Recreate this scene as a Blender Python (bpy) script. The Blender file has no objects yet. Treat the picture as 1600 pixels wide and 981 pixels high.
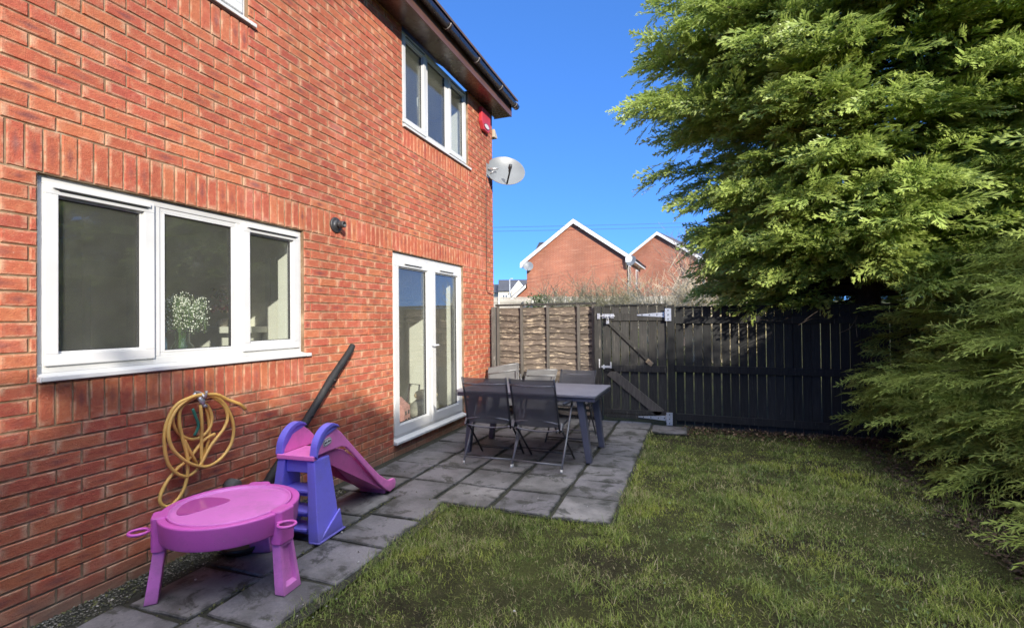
import bpy, math, random
import numpy as np
from mathutils import Vector, Matrix

scene = bpy.context.scene
col = scene.collection
random.seed(7)
RNG = np.random.default_rng(11)
R = math.radians

# ------------------------------------------------------------------ camera, sky, sun, exposure
YAW, PITCH, ROLL, FPX = 0.3506, 0.0116, -0.0107, 779.54
CAM = Vector((3.0593, -1.5169, 1.4576))
cam_d = bpy.data.cameras.new("camera")
cam_d.sensor_width = 36.0
cam_d.lens = FPX / 1600 * 36
cam_d.clip_start = 0.05
cam_d.clip_end = 2000
cam = bpy.data.objects.new("camera", cam_d)
col.objects.link(cam)
_r = Vector((math.cos(YAW), math.sin(YAW), 0))
_q = Vector((-math.sin(YAW), math.cos(YAW), 0))
_f = _q * math.cos(PITCH) + Vector((0, 0, math.sin(PITCH)))
_u = -_q * math.sin(PITCH) + Vector((0, 0, math.cos(PITCH)))
_x = _r * math.cos(ROLL) + _u * math.sin(ROLL)
_y = -_r * math.sin(ROLL) + _u * math.cos(ROLL)
m = Matrix((_x, _y, -_f)).transposed().to_4x4()
m.translation = CAM
cam.matrix_world = m
scene.camera = cam

SUN_DIR = Vector((0.66, -0.75, 0.37)).normalized()      # towards the sun
SUN_EL = math.asin(SUN_DIR.z)
SUN_ROT = math.atan2(SUN_DIR.x, SUN_DIR.y)
world = bpy.data.worlds.new("World")
scene.world = world
world.use_nodes = True
wn = world.node_tree
bg = wn.nodes["Background"]
sky = wn.nodes.new("ShaderNodeTexSky")
sky.sky_type = 'NISHITA'
sky.sun_disc = False
sky.sun_elevation = SUN_EL
sky.sun_rotation = SUN_ROT
sky.air_density = 0.4
sky.dust_density = 0.0
sky.ozone_density = 4.0
gam = wn.nodes.new("ShaderNodeGamma")           # clear polar-side winter sky: soft gradient, deep blue
gam.inputs['Gamma'].default_value = 0.55
wn.links.new(sky.outputs[0], gam.inputs['Color'])
hsv = wn.nodes.new("ShaderNodeMix")
hsv.data_type = 'RGBA'
hsv.blend_type = 'MULTIPLY'
hsv.inputs[0].default_value = 1.0
hsv.inputs[7].default_value = (0.40, 0.85, 1.58, 1)
wn.links.new(gam.outputs[0], hsv.inputs[6])
# unseen bright patch added around the zenith of the sky to lift the shade
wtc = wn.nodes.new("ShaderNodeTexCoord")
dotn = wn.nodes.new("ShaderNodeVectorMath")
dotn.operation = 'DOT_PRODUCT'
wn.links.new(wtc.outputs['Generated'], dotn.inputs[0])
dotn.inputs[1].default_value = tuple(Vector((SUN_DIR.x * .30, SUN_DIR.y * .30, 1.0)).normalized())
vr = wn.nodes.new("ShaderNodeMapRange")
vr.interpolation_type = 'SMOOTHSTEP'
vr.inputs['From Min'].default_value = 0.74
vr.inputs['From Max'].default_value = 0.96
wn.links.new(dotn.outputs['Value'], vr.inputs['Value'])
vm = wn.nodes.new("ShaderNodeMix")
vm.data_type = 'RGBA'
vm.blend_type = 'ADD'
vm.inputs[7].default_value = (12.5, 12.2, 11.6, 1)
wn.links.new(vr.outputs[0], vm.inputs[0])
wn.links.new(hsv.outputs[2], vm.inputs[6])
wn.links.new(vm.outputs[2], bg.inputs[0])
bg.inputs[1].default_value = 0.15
sun_d = bpy.data.lights.new("sun", 'SUN')
sun_d.energy = 2.65
sun_d.angle = R(0.53)
sun_d.color = (1.0, 0.93, 0.82)
sun = bpy.data.objects.new("sun", sun_d)
sun.rotation_euler = (-SUN_DIR).to_track_quat('-Z', 'Y').to_euler()
sun.location = (6, -10, 9)
col.objects.link(sun)
scene.view_settings.view_transform = 'Standard'
scene.view_settings.look = 'None'
scene.view_settings.exposure = 1.42
scene.view_settings.gamma = 1.0
scene.render.engine = 'CYCLES'
scene.cycles.max_bounces = 8
scene.cycles.transparent_max_bounces = 16
scene.cycles.use_denoising = True
scene.cycles.denoiser = 'OPENIMAGEDENOISE'
scene.cycles.denoising_input_passes = 'RGB_ALBEDO_NORMAL'
scene.cycles.denoising_prefilter = 'NONE'   # keep the fine grain of grass, brick and foliage
scene.cycles.use_adaptive_sampling = False
scene.cycles.caustics_reflective = False
scene.cycles.caustics_refractive = False
scene.cycles.sample_clamp_indirect = 3.0
scene.cycles.blur_glossy = 1.0
scene.cycles.filter_width = 1.6


# ------------------------------------------------------------------ helpers
def tag(o, label=None, cat=None, group=None, kind=None):
    if label: o["label"] = label
    if cat: o["category"] = cat
    if group: o["group"] = group
    if kind: o["kind"] = kind
    return o


def empty(name, loc=(0, 0, 0), rz=0.0, label=None, cat=None, group=None):
    o = bpy.data.objects.new(name, None)
    o.empty_display_size = 0.1
    o.location = loc
    o.rotation_euler = (0, 0, rz)
    col.objects.link(o)
    return tag(o, label, cat, group)


class MB:
    def __init__(self):
        self.v, self.f, self.mi, self.sm, self.uv = [], [], [], [], {}

    def face(self, pts, mi=0, smooth=False, uv=None):
        n = len(self.v)
        self.v += [tuple(p) for p in pts]
        self.f.append(list(range(n, n + len(pts))))
        self.mi.append(mi)
        self.sm.append(smooth)
        if uv: self.uv[len(self.f) - 1] = uv
        return self

    def add(self, verts, faces, mi=0, smooth=False, M=None):
        n = len(self.v)
        for p in verts:
            p = Vector(p)
            self.v.append(tuple(M @ p if M else p))
        for f in faces:
            self.f.append([n + i for i in f])
            self.mi.append(mi)
            self.sm.append(smooth)
        return self

    def box(self, x0, x1, y0, y1, z0, z1, mi=0, M=None):
        vs = [(x, y, z) for z in (z0, z1) for y in (y0, y1) for x in (x0, x1)]
        fs = [(0, 2, 3, 1), (4, 5, 7, 6), (0, 1, 5, 4), (2, 6, 7, 3), (0, 4, 6, 2), (1, 3, 7, 5)]
        return self.add(vs, fs, mi, False, M)

    def bar(self, a, b, w, t, up=(0, 0, 1), mi=0, w2=None, t2=None):
        a, b = Vector(a), Vector(b)
        d = (b - a).normalized()
        s = d.cross(Vector(up))
        if s.length < 1e-4: s = d.cross(Vector((1, 0, 0)))
        s.normalize()
        u = s.cross(d)
        w2 = w if w2 is None else w2
        t2 = t if t2 is None else t2
        vs = []
        for p, ww, tt in ((a, w, t), (b, w2, t2)):
            for i, j in ((-1, -1), (1, -1), (1, 1), (-1, 1)):
                vs.append(p + s * (i * ww / 2) + u * (j * tt / 2))
        return self.add(vs, [(0, 3, 2, 1), (4, 5, 6, 7), (0, 1, 5, 4), (1, 2, 6, 5), (2, 3, 7, 6), (3, 0, 4, 7)], mi)

    def prism(self, poly, h0, h1, axes='xyz', mi=0, M=None, smooth_side=False):
        """poly of (a,b) pairs extruded along the third axis; axes e.g. 'yzx' means a->y, b->z, h->x"""
        n = len(poly)
        idx = ['xyz'.index(c) for c in axes]
        vs = []
        for h in (h0, h1):
            for a, b in poly:
                p = [0, 0, 0]
                p[idx[0]], p[idx[1]], p[idx[2]] = a, b, h
                vs.append(p)
        n0 = len(self.v)
        self.add(vs, [list(range(n - 1, -1, -1)), list(range(n, 2 * n))], mi, False, M)
        for i in range(n):
            j = (i + 1) % n
            self.f.append([n0 + i, n0 + j, n0 + n + j, n0 + n + i])
            self.mi.append(mi)
            self.sm.append(smooth_side)
        return self

    def tube(self, pts, r, n=8, closed=False, mi=0, cap=True, smooth=True):
        pts = [Vector(p) for p in pts]
        N = len(pts)
        rs = list(r) if hasattr(r, '__len__') else [r] * N
        up = None
        rings = []
        for i, p in enumerate(pts):
            if closed:
                d = pts[(i + 1) % N] - pts[i - 1]
            else:
                d = pts[min(i + 1, N - 1)] - pts[max(i - 1, 0)]
            if d.length < 1e-9: d = Vector((0, 0, 1))
            d.normalize()
            if up is None:
                up = d.orthogonal().normalized()
            else:
                up = up - d * up.dot(d)
                if up.length < 1e-6: up = d.orthogonal()
                up.normalize()
            s = d.cross(up)
            rings.append([p + (up * math.cos(2 * math.pi * k / n) + s * math.sin(2 * math.pi * k / n)) * rs[i] for k in range(n)])
        n0 = len(self.v)
        for ring in rings: self.v += [tuple(p) for p in ring]
        for i in range(N if closed else N - 1):
            a, b = n0 + i * n, n0 + ((i + 1) % N) * n
            for k in range(n):
                k2 = (k + 1) % n
                self.f.append([a + k, a + k2, b + k2, b + k])
                self.mi.append(mi)
                self.sm.append(smooth)
        if cap and not closed:
            self.f.append([n0 + k for k in range(n - 1, -1, -1)])
            self.f.append([n0 + (N - 1) * n + k for k in range(n)])
            self.mi += [mi, mi]
            self.sm += [False, False]
        return self

    def lathe(self, prof, n=24, M=None, mi=0, smooth=True, sx=1.0, sy=1.0):
        """prof: list of (r, z)"""
        n0 = len(self.v)
        for r_, z in prof:
            for k in range(n):
                a = 2 * math.pi * k / n
                p = Vector((r_ * math.cos(a) * sx, r_ * math.sin(a) * sy, z))
                self.v.append(tuple(M @ p if M else p))
        for i in range(len(prof) - 1):
            a, b = n0 + i * n, n0 + (i + 1) * n
            for k in range(n):
                k2 = (k + 1) % n
                self.f.append([a + k, a + k2, b + k2, b + k])
                self.mi.append(mi)
                self.sm.append(smooth)
        return self

    def build(self, name, mats, parent=None, bevel=0, seg=2, loc=None):
        me = bpy.data.meshes.new(name)
        me.from_pydata(self.v, [], self.f)
        for m_ in (mats if isinstance(mats, (list, tuple)) else [mats]): me.materials.append(m_)
        me.polygons.foreach_set("material_index", self.mi)
        me.polygons.foreach_set("use_smooth", self.sm)
        if self.uv:
            l = me.uv_layers.new(name="UVMap")
            for fi, uvs in self.uv.items():
                s = me.polygons[fi].loop_start
                for k, t in enumerate(uvs): l.data[s + k].uv = t
        me.update()
        o = bpy.data.objects.new(name, me)
        if loc: o.location = loc
        col.objects.link(o)
        if parent: o.parent = parent
        if bevel:
            b = o.modifiers.new("bevel", 'BEVEL')
            b.width = bevel
            b.segments = seg
            b.limit_method = 'ANGLE'
            b.angle_limit = R(40)
        return o


def fast_mesh(name, verts, faces, mat, parent=None, attrs=None, smooth=False):
    """numpy mesh with constant face size"""
    verts = np.asarray(verts, np.float32)
    faces = np.asarray(faces, np.int32)
    me = bpy.data.meshes.new(name)
    me.vertices.add(len(verts))
    me.vertices.foreach_set("co", verts.ravel())
    k = faces.shape[1]
    me.loops.add(faces.size)
    me.loops.foreach_set("vertex_index", faces.ravel())
    me.polygons.add(len(faces))
    me.polygons.foreach_set("loop_start", np.arange(0, faces.size, k, dtype=np.int32))
    if smooth: me.polygons.foreach_set("use_smooth", np.ones(len(faces), bool))
    me.update(calc_edges=True)
    for nm, a in (attrs or {}).items():
        at = me.attributes.new(nm, 'FLOAT', 'POINT')
        at.data.foreach_set("value", np.asarray(a, np.float32))
    me.materials.append(mat)
    o = bpy.data.objects.new(name, me)
    col.objects.link(o)
    if parent: o.parent = parent
    return o


def copy_tree(o, parent=None):
    c = o.copy()
    col.objects.link(c)
    if parent:
        c.parent = parent
    for ch in [x for x in bpy.data.objects if x.parent == o]:
        copy_tree(ch, c)
    return c


def rrect(w, h, r, n=4, cx=0, cy=0):
    pts = []
    for sx, sy, a0 in ((1, 1, 0), (-1, 1, 90), (-1, -1, 180), (1, -1, 270)):
        for k in range(n + 1):
            a = R(a0 + 90 * k / n)
            pts.append((cx + sx * (w / 2 - r) + r * math.cos(a), cy + sy * (h / 2 - r) + r * math.sin(a)))
    return pts


def spline(pts, n=8, closed=False):
    P = [Vector(p) for p in pts]
    N = len(P)
    out = []
    for i in range(N if closed else N - 1):
        p0 = P[(i - 1) % N] if closed or i > 0 else P[0] * 2 - P[1]
        p1, p2 = P[i], P[(i + 1) % N]
        p3 = P[(i + 2) % N] if closed or i + 2 < N else P[-1] * 2 - P[-2]
        for k in range(n):
            t = k / n
            out.append(0.5 * ((2 * p1) + (p2 - p0) * t + (2 * p0 - 5 * p1 + 4 * p2 - p3) * t * t + (3 * p1 - p0 - 3 * p2 + p3) * t ** 3))
    if not closed: out.append(P[-1])
    return out


# ------------------------------------------------------------------ materials
class NT:
    def __init__(self, name):
        self.m = bpy.data.materials.new(name)
        self.m.use_nodes = True
        self.t = self.m.node_tree
        self.b = self.t.nodes["Principled BSDF"]
        self.out = self.t.nodes["Material Output"]

    def n(self, kind, **kw):
        nd = self.t.nodes.new("ShaderNode" + kind)
        for k, v in kw.items():
            if hasattr(nd, k): setattr(nd, k, v)
        return nd

    def l(self, a, b): self.t.links.new(a, b)

    def val(self, sock, v):
        if isinstance(v, (int, float, tuple, list)):
            sock.default_value = v if not isinstance(v, (tuple, list)) or len(v) != 3 or sock.type != 'RGBA' else (*v, 1)
        else:
            self.l(v, sock)

    def coord(self, what='Object'):
        if not hasattr(self, 'tc'): self.tc = self.n('TexCoord')
        return self.tc.outputs[what]

    def noise(self, scale, detail=4, rough=0.55, vec=None, mapscale=None, dist=0.0):
        nd = self.n('TexNoise')
        nd.inputs['Scale'].default_value = scale
        nd.inputs['Detail'].default_value = detail
        nd.inputs['Roughness'].default_value = rough
        nd.inputs['Distortion'].default_value = dist
        v = vec or self.coord()
        if mapscale:
            mp = self.n('Mapping')
            mp.inputs['Scale'].default_value = mapscale
            self.l(v, mp.inputs['Vector'])
            v = mp.outputs[0]
        self.l(v, nd.inputs['Vector'])
        return nd.outputs[0]

    def ramp(self, fac, stops, interp='LINEAR'):
        nd = self.n('ValToRGB')
        nd.color_ramp.interpolation = interp
        el = nd.color_ramp.elements
        while len(el) < len(stops): el.new(0.5)
        for e, (p, c) in zip(el, stops):
            e.position = p
            e.color = (*c, 1) if not isinstance(c, (int, float)) else (c, c, c, 1)
        self.l(fac, nd.inputs[0])
        return nd.outputs[0]

    def mix(self, fac, a, b, mode='MIX'):
        nd = self.n('Mix', data_type='RGBA', blend_type=mode)
        self.val(nd.inputs[0], fac)
        self.val(nd.inputs[6], a)
        self.val(nd.inputs[7], b)
        return nd.outputs[2]

    def math(self, op, a, b=0.0, clamp=False):
        nd = self.n('Math', operation=op)
        nd.use_clamp = clamp
        self.val(nd.inputs[0], a)
        self.val(nd.inputs[1], b)
        return nd.outputs[0]

    def bump(self, h, strength=0.3, dist=0.01):
        nd = self.n('Bump')
        nd.inputs['Strength'].default_value = strength
        nd.inputs['Distance'].default_value = dist
        self.l(h, nd.inputs['Height'])
        self.l(nd.outputs[0], self.b.inputs['Normal'])

    def set(self, **kw):
        for k, v in kw.items():
            self.val(self.b.inputs[k.replace('_', ' ')], v)
        return self.m

    def island(self):
        return self.n('NewGeometry').outputs['Random Per Island']

    def attr(self, nm):
        a = self.n('Attribute')
        a.attribute_name = nm
        return a.outputs['Fac']


def lerp(a, b, t): return tuple(x + (y - x) * t for x, y in zip(a, b))


def simple(name, c, rough=0.5, var=0.12, scale=6, bump=0.0, bscale=80, metallic=0.0, spec=0.5, island=0.0, dirt=0.0):
    k = NT(name)
    n1 = k.noise(scale, 5, 0.6)
    dark = tuple(x * (1 - var) for x in c)
    lite = tuple(min(1, x * (1 + var)) for x in c)
    cc = k.ramp(n1, [(0.3, dark), (0.7, lite)])
    if dirt:
        cc = k.mix(k.math('MULTIPLY', k.ramp(k.noise(6, 6, 0.75), [(0.48, 0.0), (0.72, 1.0)]), dirt), cc, (.12, .10, .085))
        cc = k.mix(k.ramp(k.noise(45, 5, 0.7, mapscale=(1, .35, 1)), [(0.64, 0.0), (0.72, dirt * .7)]), cc, (.72, .66, .70))
        cc = k.mix(k.ramp(k.noise(160, 2, 0.5), [(0.70, 0.0), (0.74, dirt * 1.5)]), cc, (.07, .06, .05))
        zz = k.n('SeparateXYZ')
        k.l(k.coord(), zz.inputs[0])
        low = k.math('ADD', zz.outputs[2], k.math('MULTIPLY', k.noise(9, 5, .7), .10))
        cc = k.mix(k.ramp(low, [(0.05, dirt * 1.6), (0.13, 0.0)]), cc, (.09, .08, .065))
    if island:
        f = k.math('MULTIPLY_ADD', k.island(), 2 * island)
        k.t.nodes[-1].inputs[2].default_value = 1 - island
        cc = k.mix(1.0, cc, f, 'MULTIPLY')
    rr = k.math('ADD', k.math('MULTIPLY', k.noise(scale * 4, 3), 0.25), rough - 0.125, True)
    k.set(Base_Color=cc, Roughness=rr, Metallic=metallic, Specular_IOR_Level=spec)
    if bump: k.bump(k.noise(bscale, 4, 0.65), bump, 0.004)
    return k.m


def mat_brick():
    k = NT("red_brick")
    isl = k.island()
    uv = k.coord('UV')
    base = k.ramp(isl, [(0.0, (0.40, 0.105, 0.055)), (0.25, (0.47, 0.135, 0.070)), (0.5, (0.43, 0.100, 0.060)),
                        (0.75, (0.50, 0.165, 0.075)), (1.0, (0.38, 0.085, 0.055))])
    # fine drag-faced texture, streaky along the brick
    fine = k.noise(55, 5, 0.7, mapscale=(1, 0.5, 1))
    base = k.mix(k.ramp(fine, [(0.35, 0.0), (0.75, 0.42)]), base, (0.29, 0.072, 0.048))
    base = k.mix(k.ramp(k.noise(24, 4, 0.6), [(0.5, 0.0), (0.8, 0.45)]), base, (0.58, 0.26, 0.13))
    # kiln blotch in the middle of some bricks
    sep = k.n('SeparateXYZ')
    k.l(uv, sep.inputs[0])
    du = k.math('ABSOLUTE', k.math('SUBTRACT', sep.outputs[0], 0.5))
    dv = k.math('ABSOLUTE', k.math('SUBTRACT', sep.outputs[1], 0.5))
    dd = k.math('ADD', k.math('MULTIPLY', du, 1.3), k.math('MULTIPLY', dv, 1.2))
    nz = k.noise(14, 4, 0.6, mapscale=(1, 0.6, 2))
    dd = k.math('ADD', dd, k.math('MULTIPLY', k.math('SUBTRACT', nz, 0.5), 0.7))
    blotch = k.ramp(dd, [(0.10, 1.0), (0.52, 0.0)])
    which = k.math('FRACT', k.math('MULTIPLY', isl, 37.7))
    amt = k.ramp(which, [(0.45, 0.0), (1.0, 0.8)])
    base = k.mix(k.math('MULTIPLY', blotch, amt), base, (0.17, 0.065, 0.062))
    # pale mortar smear on edges
    edge = k.math('MAXIMUM', k.math('MULTIPLY', du, 2.0), k.math('MULTIPLY', dv, 2.0))
    em = k.math('MULTIPLY', k.ramp(edge, [(0.70, 0.0), (0.98, 1.0)]), k.ramp(k.noise(11, 4, .65), [(0.42, 0.0), (0.66, 0.8)]))
    base = k.mix(em, base, (0.58, 0.38, 0.24))
    base = k.mix(k.ramp(k.noise(2.6, 6, .7), [(0.55, 0.0), (0.75, 0.35)]), base, (0.56, 0.34, 0.27))
    # pale salt specks
    sp = k.ramp(k.noise(120, 2, 0.4), [(0.70, 0.0), (0.76, 0.45)])
    base = k.mix(sp, base, (0.62, 0.42, 0.32))
    # broad weathering and green-grey splash at the foot of the wall
    wea = k.ramp(k.noise(1.3, 4), [(0.35, 0.82), (0.65, 1.08)])
    base = k.mix(1.0, base, wea, 'MULTIPLY')
    so = k.n('SeparateXYZ')
    k.l(k.coord(), so.inputs[0])
    foot = k.math('ADD', so.outputs[2], k.math('MULTIPLY', k.noise(3.2, 4), 0.35))
    base = k.mix(k.ramp(foot, [(0.17, 0.65), (0.36, 0.0)]), base, (0.20, 0.17, 0.12))
    k.set(Base_Color=base, Roughness=0.88, Specular_IOR_Level=0.25)
    h = k.math('ADD', fine, k.math('MULTIPLY', k.noise(140, 3, 0.6), 0.5))
    k.bump(h, 0.8, 0.006)
    return k.m


def mat_mortar():
    k = NT("mortar")
    c = k.ramp(k.noise(7, 5, 0.65), [(0.3, (0.17, 0.105, 0.060)), (0.52, (0.27, 0.18, 0.11)), (0.72, (0.48, 0.36, 0.24))])
    so = k.n('SeparateXYZ')
    k.l(k.coord(), so.inputs[0])
    foot = k.math('ADD', so.outputs[2], k.math('MULTIPLY', k.noise(3.2, 4), 0.35))
    c = k.mix(k.ramp(foot, [(0.17, 0.7), (0.5, 0.0)]), c, (0.15, 0.14, 0.10))
    k.set(Base_Color=c, Roughness=0.95, Specular_IOR_Level=0.1)
    k.bump(k.noise(200, 3), 0.5, 0.003)
    return k.m


def mat_far_brick(name, c1, c2, band=0.0):
    """bricks for the far houses, laid with a Brick Texture in wall coordinates"""
    k = NT(name)
    mp = k.n('Mapping')
    mp.inputs['Rotation'].default_value = (R(90), 0, 0)
    g = k.coord('UV')
    bt = k.n('TexBrick')
    bt.inputs['Scale'].default_value = 1.0
    bt.inputs['Brick Width'].default_value = 0.225
    bt.inputs['Row Height'].default_value = 0.075
    bt.inputs['Mortar Size'].default_value = 0.010
    bt.inputs['Color1'].default_value = (*c1, 1)
    bt.inputs['Color2'].default_value = (*c2, 1)
    bt.inputs['Mortar'].default_value = (0.45, 0.30, 0.2, 1)
    k.l(g, bt.inputs['Vector'])
    c = bt.outputs[0]
    c = k.mix(1.0, c, k.ramp(k.noise(0.6, 4, vec=g), [(0.3, 0.8), (0.7, 1.15)]), 'MULTIPLY')
    st = k.noise(1.0, 5, 0.75, vec=g, mapscale=(0.7, 5.0, 1))
    c = k.mix(k.ramp(st, [(0.52, 0.0), (0.70, 0.45)]), c, (0.62, 0.33, 0.20))
    k.set(Base_Color=c, Roughness=0.9)
    return k.m


def mat_glass(name, tint=(0.95, 0.97, 0.94), boost=1.1, film=.055):
    k = NT(name)
    tr = k.n('BsdfTransparent')
    tr.inputs[0].default_value = (*tint, 1)
    gl = k.n('BsdfGlossy')
    gl.inputs['Roughness'].default_value = 0.0
    gl.inputs['Color'].default_value = (0.95, 0.98, 1, 1)
    fr = k.n('Fresnel')
    k.l(k.math('SUBTRACT', 1.5, k.math('MULTIPLY', k.n('NewGeometry').outputs['Backfacing'], 0.83333)), fr.inputs[0])
    fac = k.math('MULTIPLY', fr.outputs[0], boost, True)
    # dusty film
    df = k.n('BsdfDiffuse')
    df.inputs[0].default_value = (0.5, 0.5, 0.46, 1)
    mx0 = k.n('MixShader')
    dirt = k.ramp(k.noise(9, 6, 0.75), [(0.3, film * .7), (0.62, film * 1.1), (0.8, film * 2.0)])
    k.l(dirt, mx0.inputs[0])
    k.l(tr.outputs[0], mx0.inputs[1])
    k.l(df.outputs[0], mx0.inputs[2])
    mx = k.n('MixShader')
    k.l(fac, mx.inputs[0])
    k.l(mx0.outputs[0], mx.inputs[1])
    k.l(gl.outputs[0], mx.inputs[2])
    k.l(mx.outputs[0], k.out.inputs[0])
    wav = k.n('Bump')
    wav.inputs['Strength'].default_value = 0.02
    wav.inputs['Distance'].default_value = 0.02
    k.l(k.noise(2.5, 2), wav.inputs['Height'])
    k.l(wav.outputs[0], gl.inputs['Normal'])
    return k.m


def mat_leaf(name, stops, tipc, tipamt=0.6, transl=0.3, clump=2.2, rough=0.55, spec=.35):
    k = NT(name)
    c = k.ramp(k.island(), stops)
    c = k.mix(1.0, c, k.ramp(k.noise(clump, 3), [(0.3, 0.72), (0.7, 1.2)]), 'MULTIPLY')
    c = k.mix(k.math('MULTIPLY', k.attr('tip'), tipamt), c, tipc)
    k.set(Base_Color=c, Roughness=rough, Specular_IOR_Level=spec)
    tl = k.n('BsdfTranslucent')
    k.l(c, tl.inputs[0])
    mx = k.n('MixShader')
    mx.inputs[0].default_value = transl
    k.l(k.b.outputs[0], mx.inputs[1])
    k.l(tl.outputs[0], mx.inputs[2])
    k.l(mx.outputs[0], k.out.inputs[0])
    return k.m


def mat_wood_dark(name, c=(0.022, 0.022, 0.022), grain=(2, 2, 0.25), peel=None, rough=0.75, lighten=(0.10, 0.095, 0.08), lam=0.4):
    k = NT(name)
    g = k.noise(18, 5, 0.65, mapscale=grain)
    cc = k.ramp(g, [(0.35, tuple(x * 0.6 for x in c)), (0.6, c), (0.8, lerp(c, lighten, lam))])
    f = k.math('MULTIPLY_ADD', k.island(), 0.6)
    k.t.nodes[-1].inputs[2].default_value = 0.7
    cc = k.mix(1.0, cc, f, 'MULTIPLY')
    if peel:
        p = k.noise(9, 6, 0.75, mapscale=peel[1])
        cc = k.mix(k.ramp(p, [(peel[2], 0.0), (peel[2] + 0.06, 1.0)]), cc, peel[0])
    k.set(Base_Color=cc, Roughness=rough, Specular_IOR_Level=0.3)
    k.bump(g, 0.5, 0.004)
    return k.m


BRICK, MORTAR = mat_brick(), mat_mortar()
UPVC = simple("white_upvc", (0.60, 0.60, 0.585), 0.35, 0.06, 3)
GASKET = simple("black_rubber", (0.02, 0.02, 0.02), 0.6)
GLASS = mat_glass("window_glass")
HANDLEM = simple("white_handle", (0.82, 0.82, 0.82), 0.25, 0.03)
SLOT = simple("vent_slot", (0.03, 0.03, 0.03), 0.7)
BROWN = simple("brown_upvc", (0.075, 0.036, 0.026), 0.28, 0.25, 2.5, spec=0.6)
GUTTERM = simple("dark_brown_gutter", (0.030, 0.018, 0.015), 0.3, 0.25, 4, spec=0.6)
CLIPM = simple("gutter_seal", (0.30, 0.27, 0.24), 0.5)
LEADM = simple("sill_dpc", (0.16, 0.09, 0.075), 0.5)
SEALANT = simple("white_sealant", (0.75, 0.76, 0.78), 0.5)
INWALL = simple("cream_plaster", (0.84, 0.82, 0.73), 0.85, 0.05, 2)
INFLOOR = simple("beige_carpet", (0.58, 0.52, 0.37), 0.95, 0.15, 12, 0.3, 300)
INWHITE = simple("white_joinery", (0.75, 0.74, 0.69), 0.4, 0.05, 2)
INDARK = simple("dark_worktop", (0.035, 0.036, 0.036), 0.35, 0.3, 30)
INGREY = simple("grey_cupboard", (0.50, 0.51, 0.47), 0.5, 0.1, 2)
TILEROOF = simple("brown_roof_tile", (0.10, 0.06, 0.05), 0.8, 0.3, 6)


# ------------------------------------------------------------------ ground
def vnoise(x, y, s, seed=0):
    """cheap smooth value noise, 0..1"""
    rs = np.random.default_rng(seed)
    g = rs.random((256, 256))
    X, Y = np.asarray(x) * s + 1000.3, np.asarray(y) * s + 1000.7
    i, j = np.floor(X).astype(int), np.floor(Y).astype(int)
    fx, fy = X - i, Y - j
    fx, fy = fx * fx * (3 - 2 * fx), fy * fy * (3 - 2 * fy)
    a, b = g[i % 256, j % 256], g[(i + 1) % 256, j % 256]
    c, d = g[i % 256, (j + 1) % 256], g[(i + 1) % 256, (j + 1) % 256]
    return (a * (1 - fx) + b * fx) * (1 - fy) + (c * (1 - fx) + d * fx) * fy


def ground_z(x, y):
    """the garden is level; the land beyond the fence climbs"""
    t = np.clip((np.asarray(y, float) - 7.5) / 18.0, 0, 1)
    t2 = np.clip((np.asarray(y, float) - 30) / 60.0, 0, 1)
    return -0.035 + 0.95 * t * t * (3 - 2 * t) + 3.2 * t2


def mat_ground():
    k = NT("soil_and_turf")
    g = k.coord('Object')
    c = k.ramp(k.noise(7, 6, 0.75), [(0.3, (0.030, 0.026, 0.018)), (0.5, (0.060, 0.055, 0.030)), (0.75, (0.115, 0.110, 0.052))])
    c = k.mix(k.ramp(k.noise(1.1, 4), [(0.4, 0.0), (0.65, 0.7)]), c, (0.115, 0.135, 0.038))
    c = k.mix(k.ramp(k.noise(70, 4, .8), [(.38, .0), (.75, .7)]), c, (.022, .020, .013))
    k.set(Base_Color=c, Roughness=0.95, Specular_IOR_Level=0.1)
    k.bump(k.noise(60, 6, 0.8), 1.0, 0.03)
    return k.m


xs = np.concatenate([np.linspace(-400, -20, 20), np.linspace(-18, 20, 60), np.linspace(24, 400, 20)])
ys = np.concatenate([np.linspace(-400, -20, 14), np.linspace(-18, 40, 90), np.linspace(44, 600, 40)])
GX, GY = np.meshgrid(xs, ys, indexing='ij')
GZ = ground_z(GX, GY)
GZ = GZ + np.where((GX > 2.6) & (GY < 5.6) & (GY > -6) & (GX < 8), 0.02 * (vnoise(GX, GY, 1.4, 3) - 0.5), 0)
nx, ny = GX.shape
ii = np.arange(nx * ny).reshape(nx, ny)
F = np.stack([ii[:-1, :-1], ii[1:, :-1], ii[1:, 1:], ii[:-1, 1:]], -1).reshape(-1, 4)
o = fast_mesh("ground", np.stack([GX, GY, GZ], -1).reshape(-1, 3), F, mat_ground(), smooth=True)
tag(o, kind="structure")


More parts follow.
